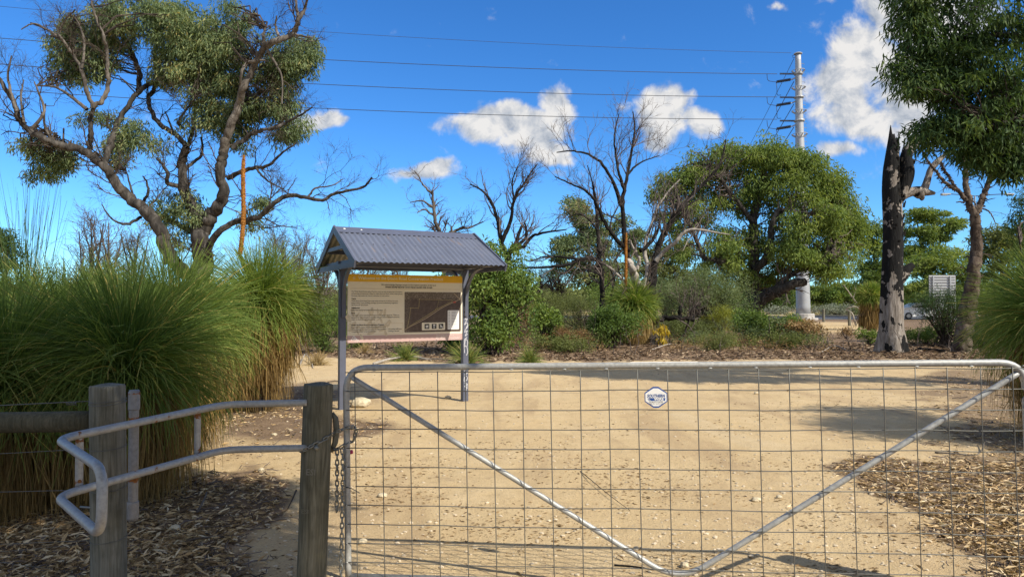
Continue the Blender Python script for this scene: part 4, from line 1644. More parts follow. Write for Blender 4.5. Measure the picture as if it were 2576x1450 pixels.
def car():
    Y = 63.0
    c = at(2306, 762, Y)
    root = thing('parked_car', 'white hatchback on the road partly hidden by the burnt dead trunk', 'car', (c[0] + .15, Y, .03), R(-4))
    prof = [(-2.1, .35), (-2.15, .75), (-2.0, 1.0), (-1.2, 1.08), (-.55, 1.48), (1.2, 1.52), (1.95, 1.05), (2.1, .95), (2.12, .4), (1.75, .25), (-1.8, .25)]
    w = .86
    n = len(prof)
    cxp = [(x * .97, .25 + (z - .25) * .99) for x, z in prof]
    v = [(x, -w * (.78 if z > 1.2 else 1), z) for x, z in prof] + [(x, w * (.78 if z > 1.2 else 1), z) for x, z in prof]
    f = [tuple(range(n)), tuple(range(n, 2 * n))[::-1]] + [(i, n + i, n + (i + 1) % n, (i + 1) % n) for i in range(n)]
    MB().add(v, f).build('body', plain('car_white', (.75, .77, .76), .3, 0, .02, 2), root)
    gl = plain('car_glass', (.02, .025, .03), .1, 0, .05, 2)
    for s in (-1, 1):
        v = [(-1.0, s * .845, 1.10), (1.75, s * .845, 1.10), (1.15, s * .70, 1.46), (-.5, s * .70, 1.42)]
        v2 = [(x, y - s * .02, z) for x, y, z in v]
        MB().add(v + v2, [(0, 1, 2, 3), (7, 6, 5, 4), (0, 4, 5, 1), (1, 5, 6, 2), (2, 6, 7, 3), (3, 7, 4, 0)]).build('side_window', gl, root)
        MB().box((-2.06, s * .62, .86), (.14, .36, .22), bev=.03).build('tail_light', plain('tail_red', (.45, .02, .02), .3), root)
    for x in (-1.3, 1.3):
        for s in (-1, 1):
            m = MB(); lathe(m, [(.05, -.1), (.30, -.1), (.32, -.06), (.32, .06), (.30, .1), (.05, .1)], k=18)
            o = m.build('wheel', plain('tyre', (.03, .03, .03), .8), root, smooth=False)
            o.location = (x, s * .80, .32); o.rotation_euler = (R(90), 0, 0)
            m = MB(); lathe(m, [(.02, -.105), (.19, -.105), (.20, -.09), (.20, .09), (.19, .105), (.02, .105)], k=12); m.build('rim', M['galv'], o)
    return root


car()


# ------------------------------------------------------------------ vegetation helpers
def clumps_to_leaves(mb, C, rad, per, l, w, hang=.6, seg=1, curl=.12, flat_=.8, tlo=0., thi=1., spread=1.0):
    """leaf sprays round the points C (n,3)"""
    n = len(C)
    N = n * per
    off = norm(rng.normal(size=(N, 3))) * (rng.random(N) ** .45)[:, None]
    off[:, 2] *= flat_
    rad = np.repeat(np.broadcast_to(rad, (n,)), per)[:, None]
    p = np.repeat(C, per, 0) + off * rad
    d = norm(off * .7 * spread + .6 * rng.normal(size=(N, 3)) + np.array([0, 0, -hang * 1.3]))
    ll = l * (.6 + .6 * rng.random(N)); ww = w * (.7 + .5 * rng.random(N))
    ct = np.repeat(rng.random(n), per)
    t = np.clip(tlo + (thi - tlo) * (.45 * ct + .55 * rng.random(N)), 0, 1)
    leaves(mb, p - d * ll[:, None] * .3, d, ll, ww, t, curl, seg)


def ell_points(c, r, n, shell=.55):
    """points in an ellipsoid, more towards the skin"""
    q = norm(rng.normal(size=(n, 3))) * ((shell + (1 - shell) * rng.random(n) ** .6) * np.clip(1 + .22 * rng.normal(size=n), .5, 1.55))[:, None]
    return np.asarray(c) + q * np.asarray(r)


def connect(limbs, C, wig=.12, r0=.012):
    """twigs from the nearest limb point to each clump centre, as a batch"""
    Q = np.concatenate([resample(p, 24)[4:] for p, r in limbs])
    out = []
    for c in C:
        d = np.linalg.norm(Q - c, axis=1) + (Q[:, 2] > c[2]) * .3
        a = Q[np.argmin(d)]
        out.append((a, c))
    A = np.array([o[0] for o in out]); B = np.array([o[1] for o in out])
    N = 6
    t = np.linspace(0, 1, N)[None, :, None]
    P = A[:, None] * (1 - t) + B[:, None] * t
    L = np.linalg.norm(B - A, axis=1)[:, None, None]
    P[:, 1:-1] += rng.normal(size=(len(A), N - 2, 3)) * wig * L * .5
    P[:, :, 2] += (np.sin(t[..., 0] * math.pi) * .12 * L[..., 0])
    RR = np.clip(L[..., 0] * .010, .004, .05) * np.linspace(1.3, .5, N)[None] * (r0 / .012)
    return P, RR


class Tracer:
    """limbs traced in photo pixels at a given depth; wandering in depth so the tree is round"""
    def __init__(s, D, conv=lambda x, y: (x, y), seed=1, amp=.02):
        s.D = D; s.conv = conv; s.rg = np.random.default_rng(seed); s.amp = amp
        s.limbs = []

    def add(s, pts, r0, r1, dd=0.0, dd1=None, n_per=5, jit=.25):
        dd1 = dd if dd1 is None else dd1
        out = []
        for i, q in enumerate(pts):
            f = i / max(1, len(pts) - 1)
            x, y = s.conv(q[0], q[1])
            out.append(at(x, y, s.D + dd * (1 - f) + dd1 * f + (s.rg.normal() * s.amp * s.D * .2 if 0 < i else 0)))
        p = catmull(out, n_per)
        pxm = s.D / F * getattr(s, 'k', 1.0)
        r = np.linspace(r0 * pxm, r1 * pxm, len(p))
        p[1:] += s.rg.normal(size=(len(p) - 1, 3)) * np.minimum(r[1:, None] * jit, .03)
        s.limbs.append((p, r))
        return p


def limb_mesh(mb, limbs, k=9, tint=.5):
    for p, r in limbs:
        kk = k if r[0] > .05 else (7 if r[0] > .02 else 5)
        n = len(p)
        rr_ = r * (1 + (.02 if r[0] > .04 else .05) * rng.normal(size=n))
        ti = np.clip(tint + .35 * (fbm(np.arange(n) * .6, np.full(n, p[0, 0] * 7), 4, 2) - .5), 0, 1)
        if r[0] > .04:                     # fissured, lumpy bark on the thick limbs
            kk = 13
            p2 = resample(p, n * 3); r2 = np.interp(np.linspace(0, 1, n * 3), np.linspace(0, 1, n), rr_); ti = np.interp(np.linspace(0, 1, n * 3), np.linspace(0, 1, n), ti)
            tubes(mb, p2[None], r2[None], kk, ti[None])
            v = mb.v[-1].reshape(n * 3, kk, 3)
            a = np.arange(kk) * 2 * math.pi / kk
            q = fbm(np.cos(a)[None] * 3.1 + 3.7 * np.sin(a)[None] + 9 * p[0, 0], np.arange(n * 3)[:, None] * .13 + np.zeros(kk)[None], 13, 3) - .5
            q = q + .10 * rng.normal(size=q.shape)
            mb.v[-1] = (p2[:, None] + (v - p2[:, None]) * (1 + .34 * q)[..., None]).reshape(-1, 3)
            continue
        tubes(mb, p[None], rr_[None], kk, ti[None])


# ------------------------------------------------------------------ grass trees
def grass_tree(label, px, pbase, Y, zc, L, n, spread=1.0, dry=.35, width=.0042, up=0.0, lean=(0, 0), heads=None, spike=None, stump_r=.16, skirt=True, cat='grass tree', green='blade', skirt_mat='dry_blade', gz=None, droop=1.0):
    b = at(px, pbase, Y)
    gx, gy = b[0], b[1]
    z0 = float(gh(gx, gy)) if gz is None else gz
    root = thing('grass_tree', label, cat, (gx, gy, z0), group='grass trees')
    heads = heads or [(0, 0, zc, 1.0)]
    zmax = max(h[2] for h in heads)
    m = MB(); zz = np.linspace(-.1, zmax, 12)
    m.tube(np.stack([lean[0] * zz / zmax, lean[1] * zz / zmax, zz], 1), stump_r * (1 + .08 * np.sin(zz * 40)), 14)
    m.build('trunk', M['stump'], root, smooth=True)
    S = 8
    def blades(C, n, e0, e1, k0, k1, l0, l1, wid, t0, t1, mb):
        az = rng.random(n) * 2 * math.pi
        e = R(e0) + R(e1 - e0) * rng.random(n)
        k = k0 + (k1 - k0) * rng.random(n)
        ln = l0 + (l1 - l0) * rng.random(n)
        s = np.linspace(0, 1, S)
        th = e[:, None] - (k[:, None] * (.25 + np.maximum(0, np.cos(e))[:, None] * .9)) * s[None] ** 1.3 * droop
        kink = (rng.random(n) < .10)[:, None] * np.clip(s[None] - rng.uniform(.35, .8, n)[:, None], 0, 1) * rng.uniform(2, 6, n)[:, None]
        th = np.maximum(th - kink, R(-88))
        ds = (ln / (S - 1))[:, None]
        r = np.concatenate([np.zeros((n, 1)), np.cumsum(np.cos(th[:, 1:]) * ds, 1)], 1) + .03
        z = np.concatenate([np.zeros((n, 1)), np.cumsum(np.sin(th[:, 1:]) * ds, 1)], 1)
        sw = (rng.normal(size=n) * .22)[:, None] * s[None] ** 1.5
        a = az[:, None] + sw
        P = np.stack([r * np.cos(a), r * np.sin(a), z], -1) + np.asarray(C)
        P += (rng.normal(size=(n, 1, 3)) * .03)
        P[..., 2] = np.maximum(P[..., 2], .01 + .03 * rng.random((n, 1)))
        d = norm(np.gradient(P, axis=1))
        sd = norm(np.cross(d, rng.normal(size=(n, 1, 3))))
        w = wid * 1.75 * (.7 + .5 * rng.random(n))[:, None, None] * np.linspace(1, .35, S)[None, :, None] * .5
        v = np.stack([P + sd * w, P - sd * w], 2)
        i = (np.arange(n) * S * 2)[:, None] + (np.arange(S - 1) * 2)[None]
        f = np.stack([i, i + 1, i + 3, i + 2], -1).reshape(-1, 4)
        cl = fbm(az * 2.6 + 5 * C[0] + 20, e * 4.5 + 7 * C[2] + 20, 77, 3)
        t = np.clip(t0 + (t1 - t0) * (.35 * rng.random(n) + .65 * np.clip((cl - .28) / .44, 0, 1)), 0, 1)
        t = np.where(rng.random(n) < .05, 1.0, t)
        # tips bleach a little
        tt = np.clip(t[:, None] + .22 * s[None] ** 3, 0, 1)
        mb.add(v.reshape(-1, 3), f, np.repeat(tt.ravel(), 2))
    g = MB(); dmb = MB()
    for hx, hy, hz, sc in heads:
        C = (hx, hy, hz)
        nn = int(n * sc)
        blades(C, int(nn * .45), 35 + up, 90, .5, 1.5, L * .75, L * 1.1, width, .15, .65, g)
        blades(C, int(nn * .55), 4 + up, 55, .8, 1.9, L * .70, L * 1.05, width, .2, .75, g)
        if skirt:
            blades((hx, hy, hz - .04), int(nn * dry * 1.25), -60, 8, 1.2, 2.6, L * .75, L * 1.12, width, .2, .9, dmb)
            blades((hx, hy, hz - .15), int(nn * dry * .7), -85, -35, .6, 1.6, hz * .7, hz * 1.0, width, .0, .7, dmb)
    g.build('blades', M[green], root, kind='stuff')
    if skirt:
        dmb.build('dead_skirt', M[skirt_mat], root, kind='stuff')
    if spike:
        (x0, y0), (x1, y1), r_ = spike
        a = at(x0, y0, Y + .0) - np.array([gx, gy, z0]); c = at(x1, y1, Y) - np.array([gx, gy, z0])
        t = np.linspace(0, 1, 90)
        p = a + (c - a) * t[:, None]
        p[:, 0] += .02 * np.sin(t * 5)
        rad = r_ * (1 + .05 * rng.normal(size=90)) * np.interp(t, [0, .04, .9, 1], [.8, 1, .85, .45])
        m = MB().tube(p, rad, 9)
        n2 = 900
        q = p[rng.integers(0, 89, n2)]; an = rng.random(n2) * 6.28
        dd_ = np.stack([np.cos(an), np.sin(an), rng.normal(size=n2) * .3], 1)
        leaves(m, q + dd_ * r_ * .85, dd_, r_ * .32, r_ * .35, rng.random(n2))
        m.build('flower_spike', M['spike'], root)
        b0 = np.array([heads[0][0], heads[0][1], heads[0][2]])
        MB().tube([b0, (b0 + a) / 2, a], r_ * .55, 8).build('spike_stalk', M['spike_stalk'], root)
    return root


# the clump on the left, from back to front
grass_tree('tall grass tree with one orange flower spike, beside the shelter', 652, 1000, 9.5, 1.28, 1.02, 3600, dry=.5, width=.0062,
           spike=((604, 640), (617, 390), .031), heads=[(0, 0, 1.40, .85), (-.55, -.1, .95, .3)], gz=0, up=0)
grass_tree('big shaggy front grass tree behind the pedestrian barrier', 350, 1310, 5.35, 1.02, .98, 3900, dry=.6, width=.0046, heads=[(-.06, -.10, .90, .85)], up=2, green='deep_blade')
grass_tree('leaning middle grass tree between the front one and the spiked one', 432, 1200, 6.6, 1.12, .98, 2300, dry=.5, width=.0050, heads=[(0, 0, 1.12, 1.0)], up=14, green='deep_blade')
grass_tree('shaded wispy grass tree at the left edge behind the wires', 5, 1330, 4.9, 1.15, .95, 3200, dry=.8, width=.0044, heads=[(0, 0, .80, .9)], up=8, green='deep_blade')
grass_tree('dark upright grass tree behind the left fence post', 160, 1230, 6.3, 1.15, 1.00, 2600, dry=.8, width=.0050, heads=[(0, 0, .92, 1.0)], up=16, green='deep_blade')
grass_tree('straggly grass tree with long bare blades above the fence rail', 60, 1150, 7.4, 1.45, 1.85, 260, dry=.5, width=.0046, heads=[(0, 0, .95, 1.0)], up=44, droop=.30, green='dark_blade')
# right edge
grass_tree('shaded grass tree at the right edge behind the gate corner', 2668, 1110, 7.4, 1.15, 1.0, 3600, dry=.5, width=.0050, heads=[(0, 0, 1.18, 1.0)], up=0, gz=0, green='deep_blade')
# by the fire-scarred tree
grass_tree('distant grass tree with straw skirt and rust red spike leaning on the burnt forked trunk', 1592, 866, 24.6, 1.2, 1.15, 2600, dry=1.1, width=.014,
           spike=((1571, 760), (1577, 585), .055), heads=[(0, 0, 1.25, 1.0)], skirt_mat='straw', gz=0)
grass_tree('far grass tree with a long dark skirt behind the burnt dead trunk', 2192, 829, 38.0, 1.7, .95, 2200, dry=.9, width=.02, heads=[(0, 0, 1.75, 1.0)], stump_r=.25, gz=0)


# ------------------------------------------------------------------ trees
def plant_root(name, label, cat, base, group=None):
    return thing(name, label, cat, base, 0, group)


def make_tree(name, label, base, tr, crown=None, bark='bark', twigmat='twig', twigs=None, extra=None, group='trees'):
    """trunk = traced limbs; branches = random twigs; crown = leaves"""
    root = plant_root(name, label, 'tree', base, group)
    m = MB(); limb_mesh(m, tr.limbs)
    m.build('trunk', M[bark], root, base, smooth=True)
    if extra:
        for nm, limbs, mt in extra:
            for lb in limbs:
                m = MB(); limb_mesh(m, [lb]); m.build(nm, M[mt], root, base, smooth=True)
    all_l = tr.limbs + [l for e in (extra or []) for l in e[1]]
    tm = MB(); used = False
    if twigs:
        P, RR = pack(all_l, 16)
        for (n, length, ang, bias, rf, mr, N) in twigs:
            P2, R2 = grow(P, RR, n, length, ang, N=N, wig=.22, bias=bias, rfac=rf, minr=mr)
            R2 = np.minimum(R2, mr * 3.2)
            tubes(tm, P2, R2, 4 if mr > .006 else 3, rng.random(len(P2)))
            P, RR = P2, R2
            used = True
    if crown:
        lm = MB(); Cs = []
        for spec in crown['ell']:
            cx, cy_, rx, ry, n = spec[:5]
            dd = spec[5] if len(spec) > 5 else 0
            dep_f = spec[6] if len(spec) > 6 else 1.0
            x, y = tr.conv(cx, cy_); x1, _ = tr.conv(cx + rx, cy_); _, y1 = tr.conv(cx, cy_ + ry)
            pm = tr.D / F
            c = at(x, y, tr.D + dd); r = np.array([abs(x1 - x) * pm, abs(x1 - x) * pm * dep_f, abs(y1 - y) * pm])
            Cs.append(ell_points(c, r, n, crown.get('shell', .35)))
        for c, rad3, n in crown.get('world', ()):
            Cs.append(ell_points(c, rad3, n, .2))
        C = np.concatenate(Cs)
        clumps_to_leaves(lm, C, crown['rad'] * (.7 + .6 * rng.random(len(C))), crown['per'], crown['l'], crown['w'], crown.get('hang', .6), crown.get('seg', 1), crown.get('curl', .12), crown.get('flat', .8), crown.get('tlo', 0), crown.get('thi', 1))
        P, RR = connect(all_l, C)
        tubes(tm, P, RR * crown.get('twig', 1.0), 4, rng.random(len(P)))
        used = True
        lm.build('crown', M[crown['mat']], root, base, kind='stuff')
    if used:
        tm.build('branches', M[twigmat], root, base, kind='stuff')
    return root


# --- the big tuart on the left
c1 = lambda x, y: (x * .4664, y * .4664)
T = Tracer(18.0, c1, 5); T.k = .78
T.add([(1090, 1700), (1085, 1500), (1092, 1330), (1075, 1220)], 34, 27)
T.add([(1085, 1260), (1035, 1120), (992, 1000), (985, 880), (1008, 800)], 21, 11, 0, -.2)
T.add([(1008, 800), (985, 770), (940, 720), (870, 675), (820, 610), (800, 540), (822, 490), (850, 430), (832, 330), (846, 200), (850, 60), (842, -60)], 8, 3.5, -.2, .8)
T.add([(1005, 810), (1040, 700), (1052, 600), (1040, 500), (1042, 360)], 7, 3, 0, .9)
T.add([(1098, 1250), (1150, 1150), (1200, 1060), (1190, 930), (1202, 820)], 21, 13, 0, -.4)
T.add([(1255, 800), (1330, 740), (1400, 705), (1480, 690), (1540, 660), (1620, 620), (1685, 578)], 8, 2.2, -.4, -.8)
T.add([(1285, 570), (1400, 500), (1475, 482), (1550, 450), (1660, 410)], 6, 2.5, -.5, .3)
T.add([(1110, 1360), (1168, 1260), (1260, 1197), (1350, 1186), (1422, 1150), (1480, 1092), (1560, 1052), (1640, 1062), (1740, 1078), (1790, 1050), (1863, 1030), (1960, 1008), (2006, 956)], 11, 2.6, -.5, -2.2, jit=.12)
T.add([(925, 1420), (862, 1240), (780, 1140), (700, 1070), (622, 980), (572, 900), (500, 842), (420, 800), (322, 782), (232, 742), (152, 702), (100, 640), (80, 560), (40, 500), (0, 428), (-60, 370)], 21, 4, -.6, -1.8, jit=.15)
T.add([(1000, 1480), (925, 1405)], 21, 20, 0, -.6)
T.add([(478, 815), (490, 720), (488, 640), (505, 580)], 8, 6, -1.0, -1.0)
T.add([(560, 890), (600, 760), (640, 660), (700, 550), (760, 480), (832, 440)], 10, 7, -.8, .4)
T.add([(745, 490), (752, 390), (712, 290), (660, 180), (612, 100), (622, -40)], 8, 4, .1, .8)
T.add([(1000, 1020), (950, 1000), (900, 985), (905, 930), (870, 880), (845, 850)], 8, 4, -.1, -.7)
T.add([(1000, 905), (1050, 870), (1090, 820), (1085, 740)], 6, 3, 0, .6)
T.add([(770, 1090), (800, 1040), (792, 980), (770, 950)], 5, 2, -.6, -.9)
T.add([(720, 1060), (700, 990), (680, 920)], 4, 1.8, -.6, -.1)
T.add([(760, 1170), (700, 1205), (640, 1200), (590, 1165), (548, 1100)], 5, 1.5, -.6, -1.2)
T.add([(1030, 1250), (960, 1205), (880, 1165), (800, 1130)], 10, 4, .3, .8)
T.add([(1230, 960), (1290, 930), (1380, 905), (1450, 890), (1530, 820), (1600, 770)], 8, 2.2, 0, -.9)
T.add([(1380, 905), (1420, 955), (1470, 990), (1530, 1020)], 4, 1.5, -.4, -.9)
T.add([(985, 690), (960, 660), (1000, 600), (1040, 540)], 5, 2, -.1, -.6)
T.add([(940, 720), (915, 660), (890, 600)], 4, 1.8)
D1 = Tracer(18.0, c1, 9)
D1.add([(1202, 820), (1240, 690), (1288, 575), (1310, 480), (1350, 400), (1392, 310), (1430, 250)], 11, 6.5, -.4, -1.2, jit=.12)
D1.add([(1430, 250), (1500, 215), (1580, 182), (1610, 110), (1642, 50), (1662, -20)], 8, 2.5, -1.2, -1.5, jit=.12)
D1.add([(1430, 250), (1420, 190), (1432, 150)], 5, 2, -1.2)
D1.add([(1505, 205), (1488, 150), (1492, 85)], 4, 1.6, -1.3)
D1.add([(1612, 108), (1600, 40), (1592, -20)], 4, 2, -1.3)
D1.add([(1580, 183), (1630, 195), (1690, 205)], 3.5, 1.5, -1.3)
D1.add([(1385, 322), (1330, 345), (1302, 400), (1296, 470)], 4.5, 2, -1.2)
D1.add([(1440, 262), (1490, 350), (1520, 420), (1522, 560)], 3.5, 1.5, -1.2)
D1.add([(1400, 325), (1450, 330)], 3, 1.2, -1.2)
D1.add([(505, 580), (560, 530), (582, 470), (580, 380), (576, 280), (560, 200), (520, 100), (490, 10)], 5.5, 2.2, -1.2, -1.2)
D1.add([(500, 585), (462, 470), (440, 380), (390, 290), (332, 205), (318, 180), (350, 110), (405, 52)], 5, 1.5, -1.2, -1.5)
D1.add([(332, 215), (270, 170), (200, 132), (155, 135), (115, 160)], 3, 1.2, -1.4, -1.6)
D1.add([(440, 370), (455, 220), (420, 120), (385, 80)], 3.5, 1.2, -1.3, -1.0)
D1.add([(170, 695), (238, 600), (205, 490), (185, 440)], 4, 1.4, -1.7)
D1.add([(90, 600), (45, 430), (62, 300)], 4, 1.3, -1.8)
D1.add([(130, 660), (112, 520), (128, 430)], 3.2, 1.2, -1.6)
D1.add([(300, 780), (240, 680), (245, 560)], 4, 1.4, -1.4)
D1.add([(470, 590), (380, 520), (300, 470), (200, 462)], 4.5, 1.5, -1.2)
D1.add([(1660, 1062), (1700, 1015), (1790, 1000), (1850, 965)], 2.6, 1.0, -1.5)
cr = dict(mat='tuart_leaf', rad=.33, per=125, l=.155, w=.028, hang=.85, flat=.75, shell=.25, ell=[
    (650, 90, 150, 90, 12), (450, 160, 100, 60, 9), (980, 100, 120, 80, 10), (1320, 480, 110, 90, 16), (1460, 560, 100, 80, 14), (1090, 560, 80, 90, 12), (1290, 760, 70, 60, 7), (830, 780, 50, 50, 4), (420, 260, 140, 120, 34), (390, 390, 110, 80, 18), (540, 300, 90, 130, 18), (600, 160, 110, 80, 10),
    (720, 110, 190, 120, 36), (870, 60, 150, 80, 20), (620, 210, 80, 70, 8),
    (1050, 200, 190, 140, 52), (970, 330, 140, 120, 34), (1080, 400, 120, 90, 24), (905, 440, 60, 55, 9), (1100, 300, 140, 120, 26),
    (1240, 140, 140, 130, 30), (1250, 330, 150, 120, 28), (1190, 480, 110, 70, 12),
    (1600, 320, 160, 135, 50), (1480, 410, 110, 100, 22), (1550, 520, 70, 80, 10),
    (1180, 640, 100, 110, 26), (1370, 620, 110, 85, 22), (1560, 715, 100, 85, 22), (1000, 680, 50, 50, 4),
    (240, 790, 110, 50, 13), (275, 880, 110, 70, 18), (235, 950, 60, 40, 6), (370, 860, 50, 50, 5),
    (710, 740, 100, 80, 15), (560, 650, 120, 50, 7), (640, 830, 100, 60, 8),
    (940, 1110, 120, 80, 14), (1000, 1190, 70, 60, 6), (870, 1180, 60, 50, 6), (1400, 1110, 50, 55, 5), (1360, 1215, 50, 35, 4), (940, 1290, 60, 50, 5)])
make_tree('tuart_tree', 'large gnarled gum with leaning trunk, pale dead limbs and clumped foliage behind the grass trees', at(508, 800, 18.0) * np.array([1, 1, 0]), T, cr,
          'bark', 'twig', [(240, (.5, 1.6), (.5, 1.3), (0, 0, .10), .42, .005, 8), (1700, (.25, .85), (.4, 1.1), (0, 0, .05), .55, .003, 6), (8500, (.14, .45), (.3, 1.0), (0, 0, -.05), .6, .0021, 4)],
          extra=[('dead_limb', D1.limbs, 'pale_bark')])

# --- the burnt forked dead tree in the middle
r5 = lambda x, y: ((1900 + x / 1.381) / 1.5528, (400 + y / 1.381) / 1.5528)
T = Tracer(25.0, r5, 11, .012)
T.add([(882, 1330), (878, 1260), (872, 1190), (885, 1125)], 17, 14)
T.add([(885, 1130), (850, 1050), (828, 1000)], 11, 10)
T.add([(885, 1130), (893, 1050), (897, 950), (908, 850), (940, 745), (985, 660), (1040, 580), (1100, 510), (1180, 430), (1260, 330), (1292, 200)], 11, 1.6, 0, 1.2, jit=.12)
T.add([(770, 880), (762, 830), (745, 720), (738, 600), (735, 520), (750, 440), (772, 330), (790, 220), (800, 140), (790, 50)], 7.5, 1.4, -.2, .5, jit=.1)
T.add([(735, 590), (700, 470), (650, 370), (600, 310), (540, 275), (455, 262), (380, 270)], 5.5, 1.2, 0, -1)
T.add([(748, 480), (718, 390), (700, 300), (690, 180), (715, 60)], 4.2, 1.1, 0, .8)
T.add([(762, 390), (800, 345), (862, 310), (935, 285)], 3, 1, .2, 1)
T.add([(770, 800), (700, 735), (640, 650), (592, 545), (540, 480), (460, 440), (370, 400)], 6, 1.2, -.2, -1.5)
T.add([(592, 545), (570, 430), (545, 340)], 2.6, 1, -.8)
T.add([(830, 800), (880, 760), (925, 690), (932, 620)], 5, 2, 0, .6)
T.add([(885, 1200), (905, 1178), (960, 1165), (1040, 1160), (1122, 1172)], 7, 4.5, -.2, -.6)
T.add([(1040, 1162), (1042, 1130), (1047, 1102)], 5, 4, -.4)
T.add([(1035, 1300), (1070, 1240), (1090, 1180), (1108, 1110)], 3.5, 1.2, -.6)
W2 = Tracer(25.0, r5, 13, .012)
W2.add([(828, 1000), (800, 950), (780, 890), (770, 850)], 9, 8, 0, -.2)
W2.add([(845, 1000), (872, 900), (856, 820), (860, 740), (890, 660), (922, 570), (982, 480), (1045, 415)], 6.5, 1.4, .1, 1, jit=.1)
W2.add([(915, 855), (960, 800), (1022, 750), (1072, 695), (1142, 685), (1232, 700), (1310, 712)], 6, 1.3, 0, -.8, jit=.1)
W2.add([(800, 1020), (740, 960), (690, 910), (640, 870)], 5, 2, .2, .6)
W2.add([(812, 900), (825, 850), (790, 780), (770, 740)], 5, 2.5, .2, .2)
W2.add([(1142, 685), (1090, 740), (1060, 800)], 2.2, .9, -.5)
make_tree('dead_tree', 'fire blackened forked dead tree with bleached upper limbs and bare fine twigs, centre right', gp(1632, 868) * np.array([1, 1, 0]), T, None, 'burnt_bark', 'grey_twig',
          [(130, (.8, 2.4), (.3, .9), (0, 0, .22), .45, .009, 8), (900, (.35, 1.2), (.3, .9), (0, 0, .15), .55, .006, 6), (2000, (.2, .6), (.3, .9), (0, 0, .08), .6, .0045, 4)],
          extra=[('bleached_limb', W2.limbs, 'white_limb')], group='dead trees')

# --- thin black dead tree left of it
T = Tracer(29.0, r5, 15, .012)
T.add([(612, 1230), (618, 1150), (627, 1050), (618, 900), (604, 780), (600, 650), (586, 540), (572, 430)], 8, 2.2, 0, .3, jit=.1)
T.add([(618, 860), (560, 838), (500, 850), (420, 880), (300, 888), (185, 890)], 6, 1.8, 0, -1.0)
T.add([(500, 845), (430, 836), (330, 830), (230, 855)], 3.5, 1.2, -.4)
T.add([(600, 690), (560, 640), (500, 600), (440, 620)], 3, 1)
T.add([(690, 1120), (672, 1050), (690, 960), (665, 890)], 3.5, 1.5, .5)
make_tree('dead_tree', 'slender straight charred dead trunk with a long bare side limb reaching left', gp(606, 800) * 0 + at(r5(612, 0)[0], 762, 29.0) * np.array([1, 1, 0]), T, None, 'burnt_bark', 'grey_twig',
          [(45, (.8, 2.2), (.4, 1.0), (0, 0, .15), .5, .009, 7), (260, (.3, 1.1), (.3, 1.0), (0, 0, .1), .6, .0065, 5), (500, (.2, .6), (.3, 1.0), (0, 0, 0), .6, .005, 4)], group='dead trees')

# --- dead tree rising behind the shelter roof
T = Tracer(33.0, r5, 17, .012)
T.add([(120, 1150), (112, 950), (110, 830), (82, 760), (62, 640), (22, 530), (-30, 470), (-90, 440)], 10, 1.5, 0, .6, jit=.1)
T.add([(84, 750), (130, 640), (150, 520), (212, 420), (275, 330)], 5.5, 1.2, 0, -.6)
T.add([(112, 820), (162, 742), (192, 665)], 6, 3.5)
T.add([(150, 540), (140, 430), (170, 340)], 2.5, 1)
T.add([(125, 800), (200, 772), (250, 722), (320, 700), (432, 686)], 5.5, 1.4, -.2, -.8)
T.add([(150, 790), (215, 720), (208, 650)], 5, 2.2)
make_tree('dead_tree', 'forked bare dead tree rising behind the right end of the shelter roof', at(r5(120, 0)[0], 762, 33.0) * np.array([1, 1, 0]), T, None, 'burnt_bark', 'grey_twig',
          [(60, (.8, 2.4), (.3, .9), (0, 0, .2), .5, .010, 7), (420, (.4, 1.2), (.3, .9), (0, 0, .12), .6, .007, 5), (800, (.2, .6), (.3, .9), (0, 0, .05), .6, .0055, 4)], group='dead trees')
c3 = lambda x, y: ((1000 + x / 2.862) / 1.5528, (600 + y / 2.862) / 1.5528)
T = Tracer(34.0, c3, 19, .012)
T.add([(2120, 1500), (2100, 1000), (2062, 880), (2010, 780), (1998, 700), (1982, 560), (1972, 410)], 9, 2.5, 0, 0, jit=.1)
T.add([(1980, 460), (1900, 380), (1850, 320), (1820, 250), (1770, 190)], 3, 1)
T.add([(1982, 600), (1920, 560), (1840, 525), (1720, 545)], 3, 1)
T.add([(1992, 690), (1940, 660), (1880, 620), (1800, 660)], 3, 1)
T.add([(2080, 930), (2170, 880), (2195, 810)], 4, 2.5)
T.add([(2170, 890), (2280, 840), (2400, 820), (2540, 760)], 4, 1.2)
make_tree('dead_tree', 'thin crooked dead sapling sticking up above the middle of the shelter roof', at(c3(2120, 0)[0], 762, 34.0) * np.array([1, 1, 0]), T, None, 'pale_bark', 'grey_twig',
          [(40, (.6, 1.8), (.4, 1.0), (0, 0, .1), .5, .009, 7), (260, (.3, 1.0), (.3, 1.0), (0, 0, .05), .6, .007, 5), (420, (.2, .5), (.3, 1.0), (0, 0, 0), .6, .0055, 4)], group='dead trees')

# --- the rounded green tree on the right
T = Tracer(45.0, r5, 21, .015)
T.add([(1400, 1190), (1445, 1085), (1540, 1030), (1640, 985), (1720, 965)], 24, 9, 0, -2)
T.add([(1405, 1180), (1430, 1050), (1442, 900), (1440, 700), (1455, 560), (1510, 440), (1540, 330)], 18, 4, 0, .5)
T.add([(1442, 900), (1512, 830), (1560, 600), (1640, 585), (1740, 600)], 11, 3, 0, -2)
T.add([(1430, 1000), (1330, 880), (1180, 840), (1150, 780), (1080, 620)], 10, 3, 0, -1)
T.add([(1440, 640), (1340, 520), (1250, 400), (1200, 320)], 7, 3, 0, -1)
T.add([(1500, 460), (1620, 400), (1720, 360)], 6, 2.5, 0, 0)
T.add([(1540, 1030), (1640, 930), (1760, 880), (1860, 850)], 8, 3, -1, -2)
T.add([(1560, 620), (1680, 520), (1800, 500)], 6, 2.5)
